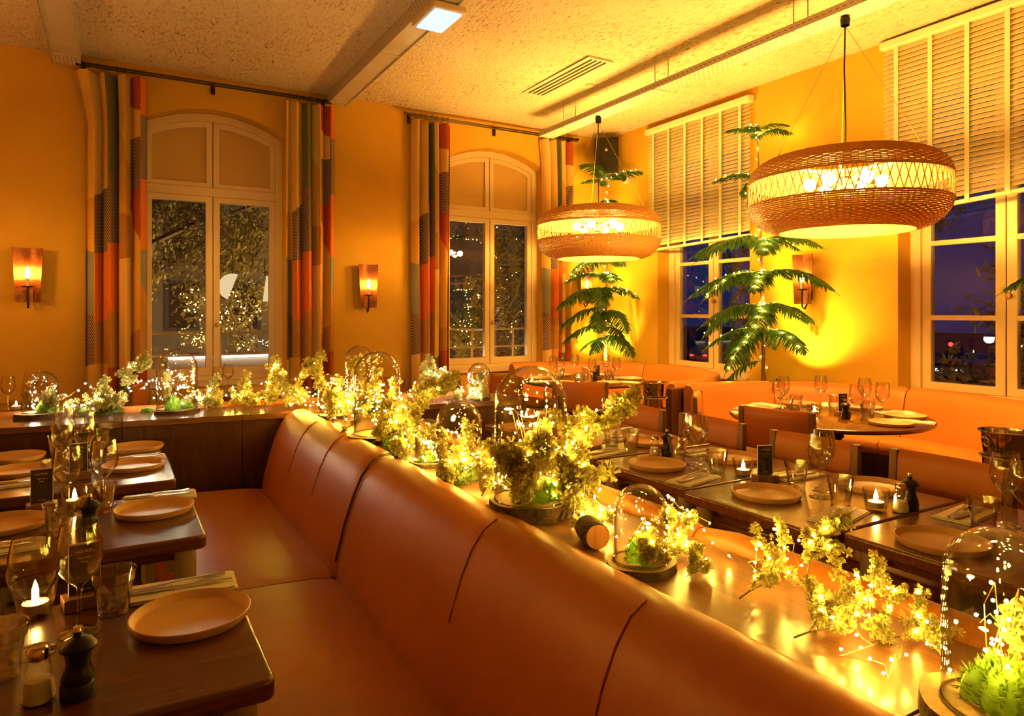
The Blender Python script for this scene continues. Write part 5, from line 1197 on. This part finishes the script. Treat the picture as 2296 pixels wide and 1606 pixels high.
# ---------------------------------------------------------------- the street outside
def tree(label, loc, h, seed, nleaf, leaf, spread, z0=-3.5, leafmat='street_leaf'):
    r = random.Random(seed); root = thing('street_tree', label, 'tree', loc, group='trees outside the windows'); tw = MB(); lf = MB(); pts = []
    def grow(p, d, l, rad, depth):
        path = [p.copy()]
        for i in range(5):
            d = (d+Vector((r.uniform(-.3, .3), r.uniform(-.3, .3), r.uniform(-.08, .25)))).normalized(); p = p+d*l/5; path.append(p.copy())
            if depth > 0: pts.append(p.copy())
            if depth < 3 and i > 0 and r.random() < (0.85 if depth < 2 else 0.5): grow(p.copy(), (d*0.6+Vector((r.uniform(-1, 1), r.uniform(-1, 1), r.uniform(-.1, .7)))).normalized(), l*r.uniform(.4, .62)*spread, rad*0.5, depth+1)
        tw.tube(path, [rad*(1-0.6*i/5) for i in range(6)], 5)
    grow(Vector((0, 0, 0)), Vector((0, 0, 1)), h, 0.10, 0)
    for k in range(nleaf):
        c = pts[r.randrange(len(pts))]+Vector((r.gauss(0, .14), r.gauss(0, .14), r.gauss(0, .12))); d = Vector((r.gauss(0, 1), r.gauss(0, 1), r.gauss(0, 1))).normalized(); s = d.orthogonal().normalized(); o = len(lf.v); q = leaf*r.uniform(.6, 1.3)
        lf.v += [tuple(c-d*q), tuple(c+s*q*0.45), tuple(c+d*q), tuple(c-s*q*0.45)]; lf.f.append((o, o+1, o+2, o+3)); lf.m.append(0)
    tw.build('trunk', 'twig_bark', root); lf.build('foliage', leafmat, root, ang=1.5)['kind'] = 'stuff'
    return root, [Vector(loc)+p for p in pts]
GZ = -3.2
struct('street_ground', MB().add([(-80, 8.3, GZ), (150, 8.3, GZ), (150, 150, GZ), (-80, 150, GZ), (6.6, -60, GZ), (150, -60, GZ)], [(0,1,2,3), (4,5,1,0)]), 'asphalt', smooth=False)
t_a, pa = tree('leafy tree close outside the first arched window', (0.9, 14.6, GZ), 6.4, 4, 9000, 0.05, 1.15)
t_b, pb = tree('golden lit tree behind the paper lanterns outside the first window', (2.9, 16.0, GZ), 5.0, 9, 7000, 0.06, 1.1)
t_c, pc = tree('bush-like tree outside the second arched window', (7.2, 14.0, GZ), 4.4, 15, 7000, 0.055, 1.05)
t_d, pd = tree('tree glittering with lights outside the second arched window', (9.0, 14.8, GZ), 4.8, 18, 6000, 0.055, 1.0)
t_e, pe_ = tree('dark tree beyond the railing outside the window at the picture edge', (13.0, 6.3, GZ), 5.4, 23, 4600, 0.09, 1.1)
t_f, pf = tree('dark tree outside the window behind the lit pine', (11.5, 10.8, GZ), 5.0, 29, 3600, 0.08, 1.0)
out_bulb = MB().add(*octa(0.02)).mesh('bulb', 'street_gold')
def tree_lights(label, pts, n, seed, me):
    r = random.Random(seed); root = thing('tree_lights', label, 'string lights', group='lights strung through the street trees'); q = [pts[r.randrange(len(pts))]+Vector((r.gauss(0, .08), r.gauss(0, .08), r.gauss(0, .08))) for _ in range(n)]
    for p in q: o = put('bulb', me, root); o.location = p
    MB().tube(sorted(q, key=lambda p: p.z)[:40], 0.004, 4).build('wire', 'rod_metal', root)
tree_lights('golden lights in the tree behind the paper lanterns', [p for p in pb if p.z < 1.9], 110, 1, out_bulb); tree_lights('golden lights low in the tree outside the first window', [p for p in pa if p.z < 1.4], 50, 2, out_bulb)
tree_lights('lights in the glittering tree outside the second window', pd, 90, 3, out_bulb); tree_lights('lights in the bush-like tree outside the second window', pc, 40, 4, out_bulb)
def railing(label, p0, p1, mat, zs, npost):
    r = thing('balcony_railing', label, 'railing'); a, b = Vector(p0), Vector(p1)
    for z in zs: MB().tube([a+Vector((0, 0, z)), b+Vector((0, 0, z))], 0.014, 6).build('rail', mat, r)
    for k in range(npost): q = a+(b-a)*k/(npost-1); MB().tube([q+Vector((0, 0, zs[-1]-0.1)), q+Vector((0, 0, zs[0]))], 0.016, 6).build('post', mat, r)
railing('white railing outside the first arched window', (0.1, 8.19, 0), (1.9, 8.19, 0), 'white_paint', (1.27, 1.03, 0.80), 3)
railing('white railing outside the second arched window', (3.5, 8.19, 0), (5.4, 8.19, 0), 'white_paint', (1.27, 1.03, 0.80), 4)
railing('black railing outside the window at the picture edge', (6.49, 1.6, 0), (6.49, 3.6, 0), 'black_metal', (1.30, 1.02, 0.78), 3)
railing('black railing outside the window behind the lit pine', (6.49, 5.0, 0), (6.49, 6.9, 0), 'black_metal', (1.30, 1.02, 0.78), 3)
def house(label, x0, x1, y, z1, cols, rows, zf):
    r = thing('townhouse', label, 'building'); MB().box(x0, x1, y, y+4, GZ, z1).build('facade', 'facade_stone', r, smooth=False)
    MB().extrude([(x0-0.2, z1), (x1+0.2, z1), (x1-0.5, z1+1.8), (x0+0.5, z1+1.8)], lambda x, z: (x, y-0.15, z), lambda x, z: (x, y+4, z)).build('roof', 'facade_roof', r, smooth=False)
    for i in range(cols):
        for j in range(rows):
            x = x0+(x1-x0)*(i+0.5)/cols; z = zf+j*2.3
            f = MB().ring([(x-0.5, z-0.8), (x+0.5, z-0.8), (x+0.5, z+0.8), (x-0.5, z+0.8)], [(x-0.38, z-0.7), (x+0.38, z-0.7), (x+0.38, z+0.7), (x-0.38, z+0.7)], lambda a, b: (a, y-0.10, b), lambda a, b: (a, y+0.0, b)).build('window_frame', 'facade_roof', r, smooth=False)
            MB().add([(x-0.38, y-0.02, z-0.7), (x+0.38, y-0.02, z-0.7), (x+0.38, y-0.02, z+0.7), (x-0.38, y-0.02, z+0.7)], [(0,1,2,3)]).build('window_pane', 'far_window' if (i+j) % 4 == 1 else 'slot_dark', f, smooth=False)
house('pale townhouse behind the tree outside the first arched window', -1.0, 6.5, 24.0, 5.6, 4, 3, -0.6)
house('dark townhouse down the street outside the second arched window', 12.0, 22.0, 24.0, 4.5, 4, 3, -0.8)
def added_street_lamp(label, loc, mat, watt, col):  # lamps added to light up the trees outside
    r = thing('added_street_lamp', label, 'added street lamp', (loc[0], loc[1], GZ)); h = loc[2]-GZ
    MB().tube([(0, 0, 0), (0, 0, h-0.1)], 0.04, 8).build('post', 'black_metal', r); o = MB().add(*ico(0.11, 2)).build('globe', mat, r); o.location = (0, 0, h)
    L = bpy.data.lights.new('added_street_light', 'POINT'); L.energy = watt; L.color = col; L.shadow_soft_size = 0.12; lo = bpy.data.objects.new('lamp', L); COL.objects.link(lo); lo.parent = r; lo.location = (0, 0, h)
added_street_lamp('added street lamp lighting the tree outside the first window', (2.2, 11.2, 0.25), 'street_white', 5000, (1, 0.72, 0.28)); added_street_lamp('added street lamp lighting the foliage beyond the lanterns outside the first window', (4.2, 16.5, 0.3), 'street_white', 2600, (1, 0.70, 0.25))
added_street_lamp('added street lamp lighting the trees outside the second arched window', (6.2, 11.6, 0.0), 'street_white', 2500, (1, 0.66, 0.22)); added_street_lamp('added street lamp beyond the black railing', (17.0, 7.9, 0.9), 'headlight', 900, (1, 0.75, 0.4))
def lantern(label, loc, a0):
    r = thing('paper_lantern', label, 'lantern', loc, group='half round paper lanterns outside'); MB().extrude([(0.20*math.cos(a0+PI*i/12), 0.20*math.sin(a0+PI*i/12)) for i in range(13)], lambda x, z: (x, -0.02, z), lambda x, z: (x, 0.02, z)).build('shade', 'lantern_paper', r, smooth=False)
    MB().tube([(0, 0, 0.18), (0, 0, 0.5)], 0.005, 5).build('cord', 'black_plastic', r)
for k, (x, z, a) in enumerate(((1.15, 1.88, 1.2), (1.50, 1.86, -1.7), (1.85, 1.84, 1.57), (2.2, 1.86, -1.57), (-0.35, 1.72, 1.4))): lantern(('half round paper lantern next to the window mullion', 'second paper lantern from the mullion', 'third paper lantern from the mullion', 'paper lantern by the window jamb', 'lone paper lantern in the other sash')[k], (x*1.32, 11.0, z), a)
tag(MB().box(0.6, 4.4, 10.2, 11.4, 0.80, 0.86).box(0.6, 4.4, 10.15, 10.19, 0.5, 0.86).build('terrace_awning', 'linen'), 'pale terrace awning below the railing outside the first window', 'awning')
tag(MB().box(0.6, 4.4, 10.10, 10.14, 0.87, 0.905).build('light_strip', 'street_white'), 'bright light strip along the terrace awning edge', 'light strip')
def car(label, loc, rz, lamp):
    r = thing('parked_car', label, 'car', loc, rz, 'cars in the street')
    MB().extrude([(-2.0, 0.35), (2.0, 0.35), (2.05, 0.75), (1.1, 0.9), (0.6, 1.4), (-1.0, 1.42), (-1.7, 0.95), (-2.05, 0.9)], lambda x, z: (x, -0.85, z), lambda x, z: (x, 0.85, z)).build('body', 'car_paint', r, bevel=0.06)
    for x in (-1.3, 1.3):
        for s in (-0.86, 0.86):
            o = MB().lathe([(0, -0.1), (0.32, -0.1), (0.32, 0.1), (0, 0.1)], 18).build('wheel', 'black_plastic', r); o.matrix_local = Matrix.Translation((x, s, 0.32)) @ Matrix.Rotation(PI/2, 4, 'X')
    for s in (-0.6, 0.6): MB().box(-2.09, -2.03, s-0.16, s+0.16, 0.68, 0.82).build('tail_lamp' if lamp == 'red_lamp' else 'headlamp', lamp, r)
for k, (x, y, a, lm, lb) in enumerate(((2190, 832, 0.5, 'headlight', 'car with white headlamps beyond the black railing'), (2140, 850, 0.3, 'headlight', 'car facing us at the foot of the black railing post'), (2215, 855, 2.6, 'headlight', 'pale car at the lower corner of the picture edge window'),
        (1575, 812, 0.6, 'red_lamp', 'car with red tail lamps left of the window mullion behind the pine'), (1650, 826, 0.75, 'red_lamp', 'car with red tail lamps right of the window mullion behind the pine'), (1672, 816, 0.9, 'red_lamp', 'car with red tail lamps furthest down the street'))):
    car(lb, px_on_z(x, y, GZ), a, lm)
def traffic_light():
    r = thing('traffic_light', 'red traffic light beyond the black railing', 'traffic light', (*px_on_z(2130, 893, GZ).xy, GZ))
    MB().tube([(0, 0, 0), (0, 0, 2.3)], 0.06, 8).build('post', 'black_metal', r); MB().box(-0.14, 0.14, -0.14, 0.14, 2.3, 3.2).build('housing', 'black_metal', r)
    o = MB().add(*ico(0.12, 2)).build('red_lens', 'red_lamp', r); o.location = (-0.12, -0.1, 2.95)
traffic_light()
